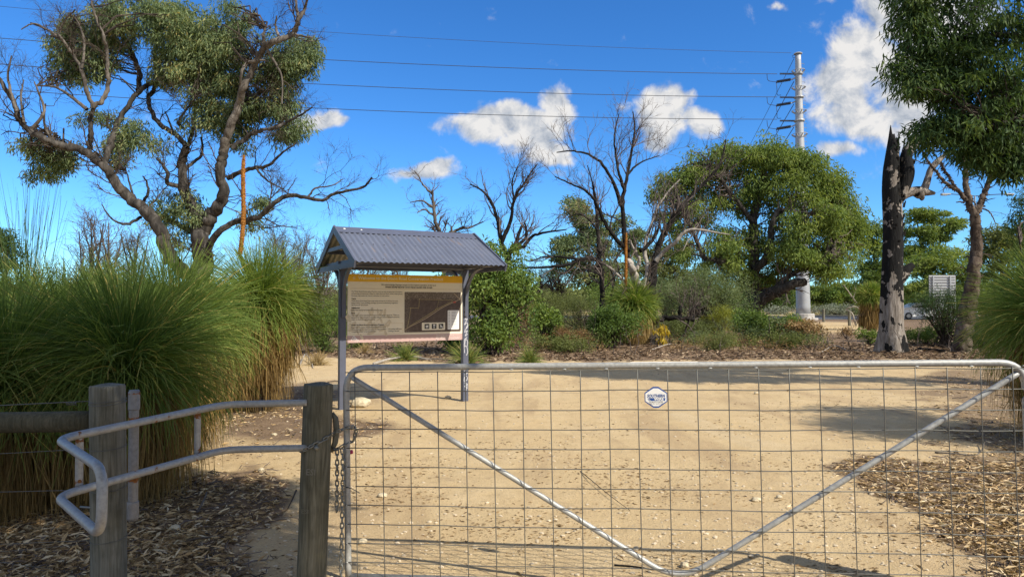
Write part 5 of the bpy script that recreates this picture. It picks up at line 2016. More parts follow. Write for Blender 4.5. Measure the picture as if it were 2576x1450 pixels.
cr = dict(mat='peppy_leaf', rad=.80, per=102, l=.32, w=.080, hang=.8, flat=.72, shell=.5, twig=1.8, ell=[
    (1310, 310, 160, 75, 40, 0, .8), (1540, 290, 150, 75, 44, 0, .9), (1690, 355, 125, 85, 34), (1830, 470, 110, 105, 44), (1910, 620, 115, 125, 52), (1950, 730, 85, 95, 30),
    (1750, 650, 150, 120, 48, -1.5), (1850, 850, 150, 105, 46, -1), (1640, 800, 100, 60, 18, -2), (1720, 840, 90, 45, 14, -2), (1830, 930, 70, 45, 10, -2),
    (955, 480, 85, 80, 18), (1060, 415, 105, 60, 20), (1050, 610, 115, 100, 22), (1200, 600, 120, 125, 20, .5), (1190, 420, 90, 80, 20), (1350, 480, 150, 115, 28, 1),
    (1500, 700, 130, 140, 26, 1.5), (1340, 780, 150, 110, 26, 1), (1230, 820, 150, 90, 26, 0), (1350, 930, 130, 90, 24, .5), (1480, 520, 140, 90, 20, 2), (1640, 470, 130, 100, 26, -1), (1560, 900, 80, 60, 10, 1), (1500, 1000, 110, 70, 16, 2), (1420, 1060, 70, 60, 8, 1)])
make_tree('rounded_tree', 'broad dome crowned green tree with a leaning trunk in front of the steel pole', at(r5(1400, 0)[0], 762, 45.0) * np.array([1, 1, 0]), T, cr, 'bark', 'grey_twig',
          [(120, (1.0, 3.0), (.4, 1.1), (0, 0, .1), .5, .014, 7), (500, (.5, 1.4), (.3, 1.0), (0, 0, 0), .6, .010, 5)])

# --- near gum whose foliage hangs into the top right corner; its trunk stands beyond the frame
ident = lambda x, y: (x, y)
T = Tracer(10.8, ident, 23, .02)
T.add([(3090, 1060), (3060, 700), (2990, 400), (2900, 220), (2800, 60), (2780, -150)], 42, 12, 0, .3)
T.add([(2990, 400), (2860, 330), (2740, 300), (2600, 290), (2480, 320)], 16, 3, 0, -.3)
T.add([(2900, 220), (2740, 160), (2600, 100), (2450, 90), (2340, 130)], 16, 3, 0, .2)
T.add([(2800, 60), (2660, -40), (2500, -60), (2360, -40), (2280, 40)], 12, 3, 0, .1)
T.add([(3070, 760), (3120, 560), (3200, 440)], 14, 4, 0, .2)
T.add([(2985, 420), (2900, 370), (2800, 350)], 9, 3, 0, -.2)
cr = dict(mat='dark_leaf', rad=.27, per=84, l=.15, w=.026, hang=.85, flat=.8, shell=.15, seg=2, curl=.08, ell=[
    (2400, 70, 140, 110, 44), (2490, 190, 110, 110, 44, 0, 1.3), (2330, 160, 60, 65, 14), (2520, 330, 70, 80, 26, 0, 1.3), (2420, 290, 95, 75, 26), (2560, 395, 40, 45, 9, 0, 1.4), (2480, 400, 40, 35, 7),
    (2300, 50, 50, 70, 18), (2308, 222, 45, 38, 11), (2350, 330, 55, 40, 13), (2278, 165, 35, 45, 8), (2450, 370, 90, 60, 20), (2540, 430, 40, 40, 10), (2390, 200, 90, 90, 20), (2370, -60, 120, 80, 22),
    (2660, 60, 140, 130, 50), (2640, 260, 70, 110, 20), (2580, -120, 180, 110, 44), (2900, -60, 180, 120, 50), (3150, -120, 200, 120, 50), (2820, -220, 250, 100, 44), (2700, 320, 100, 55, 20), (2820, 330, 120, 55, 26), (3000, 380, 150, 55, 30), (3200, 420, 150, 60, 26)])
make_tree('gum_tree', 'dark leafy gum overhanging the top right corner with long drooping leaves', at(3090, 762, 10.8) * np.array([1, 1, 0]), T, cr, 'bark', 'twig')

# --- flaky barked tree at the right
e8 = lambda x, y: ((3300 + x / 2.636) / 1.5528, (450 + y / 2.636) / 1.5528)
T = Tracer(20.8, e8, 25, .01)
T.add([(1195, 2470), (1215, 2300), (1260, 2050), (1290, 1850), (1330, 1600), (1345, 1450), (1348, 1200), (1340, 1030)], 21, 11, jit=.10)
T.add([(1340, 1030), (1282, 900), (1252, 700), (1242, 560), (1216, 450), (1190, 340)], 9, 5, 0, .4, jit=.14)
T.add([(1252, 880), (1165, 770), (1100, 740), (1022, 680), (950, 590), (880, 510), (832, 420), (790, 360), (755, 325)], 5.5, 1.5, 0, -.4)
T.add([(1135, 745), (1080, 640), (1022, 560), (995, 480)], 3.5, 2.4, 0, -.3)
T.add([(1342, 1030), (1402, 900), (1442, 780), (1502, 650), (1545, 550)], 8.5, 5, 0, .2, jit=.14)
T.add([(1240, 560), (1300, 520), (1350, 470)], 4, 2.5, .3)
T.add([(880, 500), (800, 490), (720, 455)], 1.8, .8)
T.add([(1230, 900), (1190, 890), (1145, 895)], 2.5, 1.2)
T.add([(1420, 960), (1480, 985), (1520, 1040), (1552, 1110)], 2.2, 1, 0, -.3)
T.add([(1310, 870), (1350, 920), (1360, 970)], 2, 1, 0, -.3)
T.add([(1190, 470), (1140, 420), (1110, 390)], 2, .8)
T.add([(1290, 1900), (1340, 1750), (1420, 1640)], 4, 1.5, .3)
cr = dict(mat='dark_leaf', rad=.30, per=45, l=.14, w=.024, hang=.8, flat=.8, shell=.3, ell=[(1180, 250, 150, 80, 12, .6), (1350, 300, 120, 90, 12, .3), (1560, 480, 130, 90, 16, .2), (1460, 560, 60, 70, 6)])
make_tree('flaky_bark_tree', 'slim tree with flaking bark and a wide fork on the right', at(e8(1215, 0)[0], 762, 20.8) * np.array([1, 1, 0]), T, cr, 'flaky_bark', 'twig',
          [(40, (.3, .9), (.5, 1.2), (0, 0, -.1), .4, .005, 6), (120, (.15, .5), (.4, 1.0), (0, 0, -.2), .6, .0035, 5)])
# peeling flakes on that trunk
fb = [o for o in SC.objects if o.name == 'flaky_bark_tree'][0]
fm = MB()
nf = 700
li = T.limbs
pp = []; dd_ = []
for p, r in li[:5]:
    k = rng.integers(0, len(p) - 1, nf // 5)
    a = rng.random(len(k)) * 6.28
    od = np.stack([np.cos(a), np.sin(a), np.zeros(len(k))], 1)
    pp.append(p[k] + od * r[k][:, None] * .95); dd_.append(od * .6 + np.array([0, 0, -1.0]) + rng.normal(size=(len(k), 3)) * .4)
pp = np.concatenate(pp); dd_ = np.concatenate(dd_)
leaves(fm, pp, dd_, .05 + .06 * rng.random(len(pp)), .035, rng.random(len(pp)))
fm.build('bark_flakes', M['flaky_bark'], fb, np.array(fb.location[:]), kind='stuff')


# --- the burnt dead trunk
def snag():
    D = 20.9
    b = gp(2240, 884)
    root = thing('dead_tree', 'thick burnt dead trunk with jagged top and broken limbs, charred above pale grey wood', 'tree', (b[0], b[1], 0), group='dead trees')
    px = D / F
    m, t, bs, out = new_mat('charred_wood')
    tc = t.n('ShaderNodeTexCoord').outputs['Object']
    mp = t.n('ShaderNodeMapping'); mp.inputs['Scale'].default_value = (1, 1, .16)
    t.link(tc, mp.inputs['Vector'])
    g = t.noise(mp.outputs[0], 16, 7, .65, .5)
    n = t.noise(tc, 2.2, 5, .6, .6)
    mp2 = t.n('ShaderNodeMapping'); mp2.inputs['Scale'].default_value = (1, 1, .4)
    t.link(tc, mp2.inputs['Vector'])
    n2 = t.noise(mp2.outputs[0], 5, 5, .6)
    ch = t.n('ShaderNodeAttribute', attribute_name='char').outputs['Fac']
    f = t.smooth(t.math('ADD', ch, t.math('ADD', t.math('MULTIPLY_ADD', n, 2.6, -1.3), t.math('MULTIPLY_ADD', n2, 2.0, -1.0))), .47, .53)
    grey = t.ramp(g, [(.25, (.045, .038, .030)), (.45, (.19, .165, .14)), (.62, (.31, .28, .25)), (.8, (.42, .39, .35))])
    black = t.ramp(g, [(.3, (.004, .004, .004)), (.6, (.012, .012, .012)), (.85, (.05, .047, .044))])
    t.link(t.mix(f, grey, black), bs.inputs['Base Color'])
    bs.inputs['Roughness'].default_value = .85
    bs.inputs['Specular IOR Level'].default_value = .2
    bn = t.n('ShaderNodeBump'); bn.inputs['Strength'].default_value = 1.0; bn.inputs['Distance'].default_value = .03
    t.link(t.math('ADD', g, t.math('MULTIPLY', f, .15)), bn.inputs['Height']); t.link(bn.outputs[0], bs.inputs['Normal'])

    def trunk(axis, widths, K, name, charf, jag=None, seed=0, groove=.05):
        """axis in pixels; widths in pixels"""
        rg = np.random.default_rng(seed)
        A = np.array([at(x, y, D) for x, y in axis])
        n = 46
        P = resample(catmull(A, 8), n)
        w = np.interp(np.linspace(0, 1, n), np.linspace(0, 1, len(widths)), widths) * px / 2 * (.92 if jag is not None else 1.12)
        ang = np.arange(K) * 2 * math.pi / K
        gr = np.interp(ang, np.linspace(0, 2 * math.pi, 17), np.concatenate([(q := rg.normal(size=16)), q[:1]]))
        d = norm(np.gradient(P, axis=0))
        side = norm(np.cross(d, np.array([0, 1., 0]))); fw = np.cross(side, d)
        v = []; chv = []
        for i in range(n):
            f_ = i / (n - 1)
            rr_ = w[i] * (1 + groove * gr * (1.3 - f_) + .05 * fbm(ang * 2.5, np.full(K, f_ * 9 + seed), seed, 3) - .025)
            if f_ < .12 and jag is not None:
                rr_ = rr_ * (1 + (.12 - f_) * 2.2 * np.clip(np.sin(ang * 5 + 1), 0, 1))
            row = P[i] + rr_[:, None] * (np.cos(ang)[:, None] * side[i] - np.sin(ang)[:, None] * fw[i])
            if jag is not None and i >= n - 5:
                row[:, 2] += jag(ang) * (i - (n - 6)) / 5
            v.append(row)
            chv.append(np.full(K, charf(f_)) + .12 * np.sin(ang * 2 + f_ * 9))
        top = v[-1].copy(); c = top.mean(0); c[2] -= .35 if jag is not None else .0
        v.append(c + (top - c) * .35 - np.array([0, 0, .1 if jag is not None else 0])); chv.append(np.ones(K))
        n += 1
        f = []
        for i in range(n - 1):
            for j in range(K):
                f.append((i * K + j, i * K + (j + 1) % K, (i + 1) * K + (j + 1) % K, (i + 1) * K + j))
        f.append(tuple((n - 1) * K + j for j in range(K)))
        V = np.concatenate(v)
        mb = MB().add(V, f)
        return mb.build(name, m, root, (b[0], b[1], 0), smooth=True, attr={'char': np.concatenate(chv)})

    def main_char(f):
        # grey at the foot, black from a third up
        return float(np.interp(f, [0, .03, .07, .14, .22, .30, .36, .46, .6, .66, .74, .85, 1], [.75, .45, .24, .12, .20, .46, .74, .82, .74, .50, .80, .80, 1.1]))
    jag = lambda a: .42 * np.clip(np.cos(a - .1), 0, 1) ** 2 + .22 * np.clip(np.cos(a - math.pi + .2), 0, 1) ** 2 + .09 * np.sin(a * 7) - .10
    trunk([(2242, 890), (2243, 850), (2243, 780), (2245, 680), (2247, 580), (2244, 510), (2242, 430), (2250, 348)], [76, 62, 58, 54, 52, 50, 48, 40, 24], 40, 'trunk', main_char, jag, 3)
    def q(pts):
        return [e8(*p) for p in pts]
    trunk(q([(560, 830), (600, 720), (628, 610), (632, 520), (628, 440), (650, 370), (695, 305), (760, 262), (830, 250)]), [30, 33, 36, 36, 29, 25, 22, 20, 15], 20, 'dead_limb', lambda f: float(np.interp(f, [0, .5, .62, .7, 1], [.8, .95, .62, .25, .15])), None, 5)
    trunk(q([(640, 470), (670, 475), (712, 485)]), [18, 16, 12], 12, 'dead_limb', lambda f: .95, None, 6)
    trunk(q([(450, 990), (520, 900), (580, 830), (660, 795), (760, 775), (840, 792), (925, 803)]), [30, 27, 24, 21, 20, 18, 7], 20, 'dead_limb', lambda f: float(np.interp(f, [0, .35, .5, 1], [.95, .7, .25, .35])), None, 7)
    trunk(q([(760, 800), (790, 850), (780, 862)]), [24, 18, 8], 12, 'dead_limb', lambda f: .25, None, 12)
    trunk(q([(795, 785), (825, 740), (855, 650), (885, 560), (950, 480), (1032, 405)]), [17, 15, 13, 14, 13, 8], 16, 'dead_limb', lambda f: float(np.interp(f, [0, .6, .8, 1], [.15, .3, .5, .7])), None, 8)
    s5 = lambda x, y: ((3300 + x / 2.9) / 1.5528, (1000 + y / 2.9) / 1.5528)
    trunk([s5(*p) for p in ((560, 320), (630, 240), (690, 165), (770, 95))], [30, 27, 22, 13], 16, 'dead_limb', lambda f: float(np.interp(f, [0, .5, 1], [.3, .35, .95])), None, 9)
    # plates of charred bark standing off the trunk
    fm = MB()
    for i in range(150):
        f_ = rng.uniform(.50, .97); a = rng.random() * 6.28
        x = 2243 + 14 * f_; y = 885 - 545 * f_
        c = at(x, y, D); r_ = np.interp(f_, [0, .5, 1], [40, 25, 17]) * px
        o_ = np.array([math.cos(a), math.sin(a), 0])
        hgt = rng.uniform(.05, .14); wd = rng.uniform(.03, .07)
        sd = np.array([-math.sin(a), math.cos(a), 0])
        p = c + o_ * r_ * .97
        qd = [p - sd * wd / 2, p + sd * wd / 2, p + sd * wd / 2 + o_ * .03 + np.array([0, 0, hgt]), p - sd * wd / 2 + o_ * .02 + np.array([0, 0, hgt])]
        fm.add(qd + [z - o_ * .02 for z in qd], [(0, 1, 2, 3), (7, 6, 5, 4), (0, 4, 5, 1), (1, 5, 6, 2), (2, 6, 7, 3), (3, 7, 4, 0)])
    fm.build('charred_bark', M['burnt_bark'], root, (b[0], b[1], 0), kind='stuff')


snag()


# --- trees farther back
def far_tree(name, label, D, px, ells, mat, seed, rad=.7, per=80, l=.34, w=.09, trunk_r=9, tlo=0, thi=1, flat_=.55, hang=.4, fork=True, bark='bark'):
    T = Tracer(D, ident, seed, .01)
    top = min(e[1] for e in ells); cxm = np.mean([e[0] for e in ells])
    yb = HOR + EYE * F / D
    rg = np.random.default_rng(seed)
    mid = (px * .4 + cxm * .6, yb + (top - yb) * .45)
    T.add([(px, yb + 3), (px + (mid[0] - px) * .4, yb + (mid[1] - yb) * .5), mid], trunk_r, trunk_r * .6)
    for e in ells:
        T.add([mid if rg.random() < .6 else (px + (mid[0] - px) * .5, yb + (mid[1] - yb) * .6), ((mid[0] + e[0]) / 2 + rg.normal() * 6, (mid[1] + e[1]) / 2 + 8), (e[0], e[1] + e[3] * .3)], trunk_r * .5, 1.2, 0, rg.normal() * .5)
    cr = dict(mat=mat, rad=rad, per=per, l=l, w=w, hang=hang, flat=flat_, shell=.45, tlo=tlo, thi=thi, twig=1.5, ell=ells)
    return make_tree(name, label, at(px, 762, D) * np.array([1, 1, 0]), T, cr, bark, 'grey_twig')


far_tree('gum_tree', 'mid distance grey green gum with separate clumped heads left of the rounded tree', 58, 1500,
         [(1448, 530, 40, 34, 20), (1480, 570, 50, 34, 22), (1420, 610, 34, 26, 12), (1440, 645, 48, 40, 20), (1520, 610, 50, 40, 20), (1492, 680, 70, 40, 24), (1400, 660, 20, 30, 7), (1560, 660, 50, 40, 18), (1555, 560, 22, 16, 6), (1590, 590, 22, 20, 7)], 'tuart_leaf', 41, .8, 90, .40, .11)
far_tree('gum_tree', 'yellowish gum behind the upper limbs of the burnt forked tree', 66, 1640,
         [(1600, 610, 36, 30, 14), (1650, 640, 50, 36, 20), (1700, 630, 50, 34, 18), (1640, 690, 60, 30, 20), (1720, 690, 60, 40, 20)], 'olive_leaf', 42, .9, 90, .45, .12)
far_tree('round_bush_tree', 'narrow green tree between the rounded tree and the burnt dead trunk', 69, 2196,
         [(2192, 590, 26, 34, 14), (2200, 640, 34, 50, 26), (2190, 710, 40, 50, 26), (2210, 690, 26, 40, 14)], 'peppy_leaf', 43, .9, 90, .42, .12, tlo=0, thi=.7)
far_tree('gum_tree', 'light green layered gum just right of the burnt dead trunk', 72, 2330,
         [(2305, 545, 30, 18, 10), (2350, 545, 34, 16, 12), (2390, 560, 24, 18, 9), (2310, 585, 36, 24, 15), (2370, 590, 40, 24, 16), (2320, 630, 40, 26, 14), (2290, 640, 20, 30, 8)], 'peppy_leaf', 44, 1.0, 90, .50, .13, flat_=.4)
far_tree('gum_tree', 'low spreading pale green gum below the layered gum at right', 62, 2385,
         [(2320, 665, 44, 22, 15), (2380, 650, 46, 26, 18), (2410, 690, 46, 30, 18), (2340, 710, 50, 28, 18), (2300, 720, 30, 30, 10)], 'peppy_leaf', 45, .95, 90, .45, .12, tlo=.2, thi=1, flat_=.45)
far_tree('gum_tree', 'olive crowned gum seen between the forked trunk and the right edge', 70, 2520,
         [(2500, 590, 40, 26, 15), (2540, 620, 40, 34, 18), (2480, 640, 40, 30, 15), (2520, 680, 50, 36, 20), (2565, 590, 30, 30, 10)], 'olive_leaf', 46, 1.0, 90, .48, .13, tlo=.2)
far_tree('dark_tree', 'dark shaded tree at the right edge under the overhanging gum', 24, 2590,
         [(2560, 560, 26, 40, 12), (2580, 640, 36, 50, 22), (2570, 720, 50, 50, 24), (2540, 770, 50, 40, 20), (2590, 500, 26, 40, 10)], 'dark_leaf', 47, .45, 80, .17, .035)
far_tree('dark_tree', 'small dark pine like tree at the far left edge', 62, 5,
         [(10, 588, 22, 16, 8), (18, 620, 30, 24, 12), (30, 650, 34, 26, 12), (0, 660, 40, 36, 14)], 'dark_leaf', 48, .9, 80, .4, .08)
far_tree('background_tree', 'bushy green tree behind the roadside verge under the rounded tree', 104, 2080,
         [(2070, 735, 40, 22, 14), (2110, 745, 40, 20, 14), (2140, 728, 44, 28, 16), (2040, 740, 34, 24, 12), (2180, 740, 40, 24, 12)], 'bush_leaf', 49, 1.3, 80, .6, .18)
far_tree('background_tree', 'dark green thicket tree behind the concrete footing', 96, 1960,
         [(1940, 735, 50, 34, 18), (1985, 740, 40, 30, 16), (1900, 745, 40, 30, 14), (1860, 745, 40, 26, 12)], 'dark_leaf', 50, 1.2, 80, .6, .16, tlo=.3)
far_tree('background_tree', 'green roadside tree behind the ribbed road sign', 84, 2400,
         [(2300, 750, 40, 26, 14), (2350, 745, 44, 30, 16), (2420, 740, 50, 36, 18), (2480, 745, 50, 34, 18), (2550, 740, 50, 40, 18)], 'bush_leaf', 51, 1.2, 80, .55, .15, thi=.7)

# bare grey scrub far behind the grass trees and shelter
scrub_lab = ['bare grey thicket tree above the grass trees at far left', 'bare branching thicket tree between the left trunks and the edge', 'bare grey tree close beside the leaning trunk',
             'knotted bare tree right of the orange spike', 'twisted bare tree just left of the shelter roof', 'low bare tree seen through the gap under the shelter roof',
             'dead branching shrub tree seen above the middle of the board', 'bare tree behind the left shelter post', 'grey dead tree right of the leafy bush beside the shelter', 'bare pale stemmed tree in the gap beside the slender charred trunk']
scrub = [(230, 545, 46), (275, 560, 50), (345, 575, 48), (700, 600, 44), (745, 618, 42), (905, 660, 46), (1000, 670, 48), (810, 640, 40), (1350, 690, 60), (1405, 680, 62)]
for k, ((px, ty, D), lab) in enumerate(zip(scrub, scrub_lab)):
    T = Tracer(D, ident, 60 + k, .012)
    yb = HOR + EYE * F / D
    rg = np.random.default_rng(60 + k)
    h = yb - ty
    for q in range(4):
        s = (-1) ** q * (6 + 8 * q)
        T.add([(px + q * 2, yb), (px + s * .35 + rg.normal() * 4, yb - h * .35), (px + s * .7 + rg.normal() * 6, yb - h * (.55 + .1 * rg.random())), (px + s * 1.3 + rg.normal() * 8, yb - h * (.85 + .15 * rg.random()))], 5.5 - q * .7, 1.2)
    make_tree('bare_tree', lab, at(px, 762, D) * np.array([1, 1, 0]), T, None, 'pale_bark' if k % 2 else 'bark', 'grey_twig',
              [(60, (1.0, 2.8), (.3, 1.0), (0, 0, .15), .5, .012, 7), (420, (.5, 1.5), (.3, 1.0), (0, 0, .1), .6, .010, 5), (700, (.3, .8), (.3, 1.0), (0, 0, .05), .6, .008, 4)], group='bare trees in the far scrub')


# far wood along the horizon: one mass
def far_wood():
    lm = MB()
    n = 5200
    ang = rng.uniform(-1.0, 1.0, n)
    dist = rng.uniform(150, 260, n)
    x = dist * np.tan(ang * .78); y = dist
    top = 2.6 + 4.2 * vnoise(x * .03, y * .05, 8) + 1.2 * rng.random(n)
    keep = np.ones(n, bool)
    C = np.stack([x, y, top * rng.random(n) ** .9], 1)[keep]
    clumps_to_leaves(lm, C, 2.2, 26, 1.3, .6, .1, flat_=.7)
    o = lm.build('distant_woodland', M['olive_leaf'], None, kind='stuff')
    tag(o, 'low far woodland along the horizon', 'woodland')
    o2 = MB()
    return o


far_wood()


# ------------------------------------------------------------------ shrubs
def shrub(name, label, px, pyb, wpx, hpx, mat, l, w, n=60, per=46, rad=None, hang=.0, cat='shrub', D=None, stems=7, bot=.15, flat_=.9, stem_mat='twig', group='shrubs', tlo=0, thi=1, spread=1.0, curl=.12, seg=1):
    D = D or dep(pyb)
    s = D / F
    g = at(px, 762, D)
    base = np.array([g[0], D, 0.0])
    W, H = wpx * s / 2, hpx * s
    root = plant_root(name, label, cat, base, group)
    C = ell_points((0, 0, 0), (1, 1, 1), n, .45)
    C[:, 2] = np.abs(C[:, 2]) ** .8 * np.where(rng.random(n) < .28, -1, 1) * np.where(C[:, 2] < 0, .8, 1)
    lobes = 1 + .22 * np.sin(np.arctan2(C[:, 1], C[:, 0]) * 3 + rng.random() * 6)
    P = np.stack([C[:, 0] * W * lobes, C[:, 1] * W * .9 * lobes, H * (bot + (1 - bot) * (.45 + .52 * C[:, 2]) * (.85 + .3 * rng.random(n)))], 1)
    P[:, 2] = np.clip(P[:, 2], .05 * H, H * .97)
    rad = rad or max(.10, .28 * min(W, H * .5))
    lm = MB()
    clumps_to_leaves(lm, P, rad * (.7 + .6 * rng.random(n)), per, l, w, hang, seg, curl, flat_, tlo, thi, spread)
    lm.v = [np.maximum(v, np.array([-1e9, -1e9, .01])) for v in lm.v]
    lm.build('foliage', M[mat], root, kind='stuff')
    tm = MB()
    A = rng.normal(size=(n, 3)) * np.array([W * .12, W * .12, 0])
    N = 6
    t = np.linspace(0, 1, N)[None, :, None]
    Q = A[:, None] * (1 - t) + P[:, None] * t
    Q[:, 1:-1] += rng.normal(size=(n, N - 2, 3)) * .04 * H
    Q[:, :, :2] *= (t ** .5)
    Q[:, 0] = A
    RR = np.full((n, 1), max(.006, .006 * H)) * np.linspace(1.4, .5, N)[None]
    tubes(tm, Q, RR, 4, rng.random(n))
    tm.build('stems', M[stem_mat], root, kind='stuff')
    return root


S_ = shrub
S_('leafy_shrub', 'tall bright green leafy shrub behind the right post of the shelter', 1238, 886, 165, 285, 'bush_leaf', .15, .05, 150, 70, .34, .35, D=19.5, bot=.04, seg=2)
S_('leafy_shrub', 'lower leafy part shrub left of the tall bright shrub, behind the notice board', 1140, 880, 130, 190, 'bush_leaf', .15, .05, 70, 60, .32, .3, D=21.5, bot=.05)
S_('feathery_shrub', 'fine leaved green shrub between the grass trees and the left shelter post', 818, 888, 110, 130, 'bush_leaf', .10, .016, 90, 90, .28, -.1, D=20.5, bot=.02)
S_('feathery_shrub', 'green shrub seen under the left end of the notice board', 905, 880, 90, 60, 'bush_leaf', .10, .02, 40, 70, .25, -.1, D=23, bot=.02)
S_('feathery_shrub', 'olive fine leaved shrub behind the left shelter post', 850, 860, 110, 105, 'olive_leaf', .12, .02, 60, 80, .35, -.1, D=30)
S_('dry_shrub', 'brown dried shrub in front of the leafy shrub beside the shelter', 1310, 862, 90, 95, 'dry_leaf', .10, .02, 45, 60, .3, 0, D=26, stem_mat='grey_twig', thi=.7)
S_('feathery_shrub', 'soft yellow green shrub left of the slender charred trunk', 1385, 838, 130, 105, 'olive_leaf', .13, .025, 80, 90, .42, -.1, D=36)
S_('feathery_shrub', 'dark feathery shrub touching the slender charred trunk', 1458, 845, 150, 100, 'olive_leaf', .12, .018, 90, 100, .4, -.15, D=32, thi=.55)
S_('broadleaf_seedling', 'bright broad leaved seedling shrub on the litter right of the dried brown shrub', 1375, 880, 62, 105, 'bush_leaf', .12, .055, 50, 36, .22, .1, D=22.5, tlo=.3, seg=2)
S_('dry_shrub', 'low reddish dry bush between the seedling and the round dark bush', 1440, 884, 110, 50, 'dry_leaf', .09, .02, 45, 60, .2, 0, D=22, stem_mat='grey_twig', thi=.7)
S_('low_shrub', 'low spreading green bush in front of the dry bush', 1420, 892, 130, 38, 'olive_leaf', .10, .025, 50, 60, .2, 0, D=20.8, bot=.02)
S_('round_shrub', 'round dark green bush in front of the rust spiked grass tree', 1538, 880, 118, 105, 'bush_leaf', .11, .04, 110, 60, .26, .1, D=22.6, thi=.6, bot=.14)
S_('leafy_shrub', 'mid green bushes behind the slender charred trunk', 1560, 842, 160, 130, 'bush_leaf', .18, .04, 80, 70, .5, .1, D=38)
S_('acacia_shrub', 'large grey green willowy shrub right of the burnt forked tree', 1778, 852, 215, 165, 'grey_leaf', .19, .022, 190, 90, .46, .15, D=31, bot=.02)
S_('acacia_shrub', 'smaller grey green willowy shrub directly behind the burnt forked tree', 1680, 846, 110, 140, 'grey_leaf', .19, .024, 70, 80, .46, .15, D=34, thi=.7)
S_('lime_shrub', 'small lime yellow feathery shrub in front of the willowy shrub', 1808, 845, 70, 80, 'lime_leaf', .08, .012, 60, 100, .22, -.2, D=29, bot=.2)
S_('low_shrub', 'low dark undergrowth bush under the black side limb', 1720, 866, 170, 55, 'olive_leaf', .12, .025, 70, 70, .28, 0, D=26, thi=.6)
S_('yellow_seedling', 'little seedling with drooping yellow leaves beside the burnt forked trunk', 1665, 872, 42, 50, 'yellow_leaf', .19, .055, 12, 14, .13, 1.3, D=23.8, bot=.3, seg=2)
S_('low_shrub', 'grey green tussock shrub by the gate end of the track, left of the dried one', 1802, 888, 110, 42, 'olive_leaf', .10, .012, 50, 80, .22, -.3, D=21.6, bot=.02)
S_('leafy_shrub', 'green broad leaved bush left of the concrete footing', 1890, 868, 95, 80, 'bush_leaf', .14, .05, 60, 50, .30, .1, D=26)
S_('leafy_shrub', 'green bush at the edge of the sand below the steel pole', 1990, 846, 74, 46, 'bush_leaf', .13, .04, 60, 60, .30, .1, D=31)
S_('leafy_shrub', 'pale green small bush in the middle undergrowth', 1940, 868, 75, 58, 'grey_leaf', .13, .045, 45, 46, .26, .1, D=26)
S_('dry_shrub', 'dried bush with pale pinkish brown leaves below the steel pole', 2030, 866, 80, 55, 'dry_leaf', .13, .05, 34, 34, .25, .2, D=25.5, tlo=.4, stem_mat='grey_twig')
S_('low_shrub', 'undergrowth of thin olive stems left of the pale dried bush', 1960, 886, 120, 40, 'olive_leaf', .10, .03, 44, 44, .2, 0, D=22.5)
S_('broadleaf_seedling', 'small bright green seedling on the litter left of the burnt dead trunk', 2185, 872, 46, 38, 'bush_leaf', .12, .04, 18, 30, .16, -.2, D=23.8, tlo=.4)
S_('low_shrub', 'small brown and green tuft on the far sand', 2128, 852, 50, 24, 'dry_leaf', .10, .03, 18, 30, .2, 0, D=29)
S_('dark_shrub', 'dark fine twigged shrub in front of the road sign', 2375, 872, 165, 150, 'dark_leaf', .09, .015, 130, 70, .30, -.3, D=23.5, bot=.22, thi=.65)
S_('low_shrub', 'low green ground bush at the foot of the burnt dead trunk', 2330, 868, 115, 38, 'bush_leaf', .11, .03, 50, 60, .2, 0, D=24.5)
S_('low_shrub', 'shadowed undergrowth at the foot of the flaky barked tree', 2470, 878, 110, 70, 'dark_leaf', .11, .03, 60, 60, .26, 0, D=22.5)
S_('leafy_shrub', 'dim green bush between the flaky barked tree and the right grass tree', 2515, 850, 130, 120, 'olive_leaf', .13, .03, 80, 60, .40, .1, D=29, thi=.5)
S_('feathery_shrub', 'green hedge like shrub right of the leafy shrub, far side', 1330, 846, 120, 70, 'bush_leaf', .14, .03, 60, 70, .42, 0, D=40)
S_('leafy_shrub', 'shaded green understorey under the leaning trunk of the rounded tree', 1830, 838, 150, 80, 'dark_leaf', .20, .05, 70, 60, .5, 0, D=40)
S_('feathery_shrub', 'tall shrub mass behind the spiked grass tree at left', 735, 850, 130, 140, 'olive_leaf', .14, .022, 70, 80, .42, -.1, D=33, thi=.6)
S_('feathery_shrub', 'green bush behind the left grass trees under the bare thicket', 250, 850, 220, 190, 'olive_leaf', .14, .03, 110, 80, .5, -.1, D=28)
S_('feathery_shrub', 'sunny green bush at far left behind the wispy blades', 60, 850, 200, 190, 'bush_leaf', .14, .03, 90, 80, .5, -.1, D=28, tlo=.3)
S_('silver_shrub', 'silver grey low planting on the roadside verge', 2100, 791, 110, 22, 'silver_leaf', .25, .09, 70, 60, .6, 0, D=86)
S_('silver_shrub', 'silver grey low planting further along the verge behind the bollards', 2180, 793, 90, 16, 'grey_leaf', .25, .09, 50, 60, .6, 0, D=85)
S_('silver_shrub', 'pale planting on the verge left of the concrete footing', 1960, 793, 70, 18, 'silver_leaf', .25, .09, 40, 50, .6, 0, D=86)

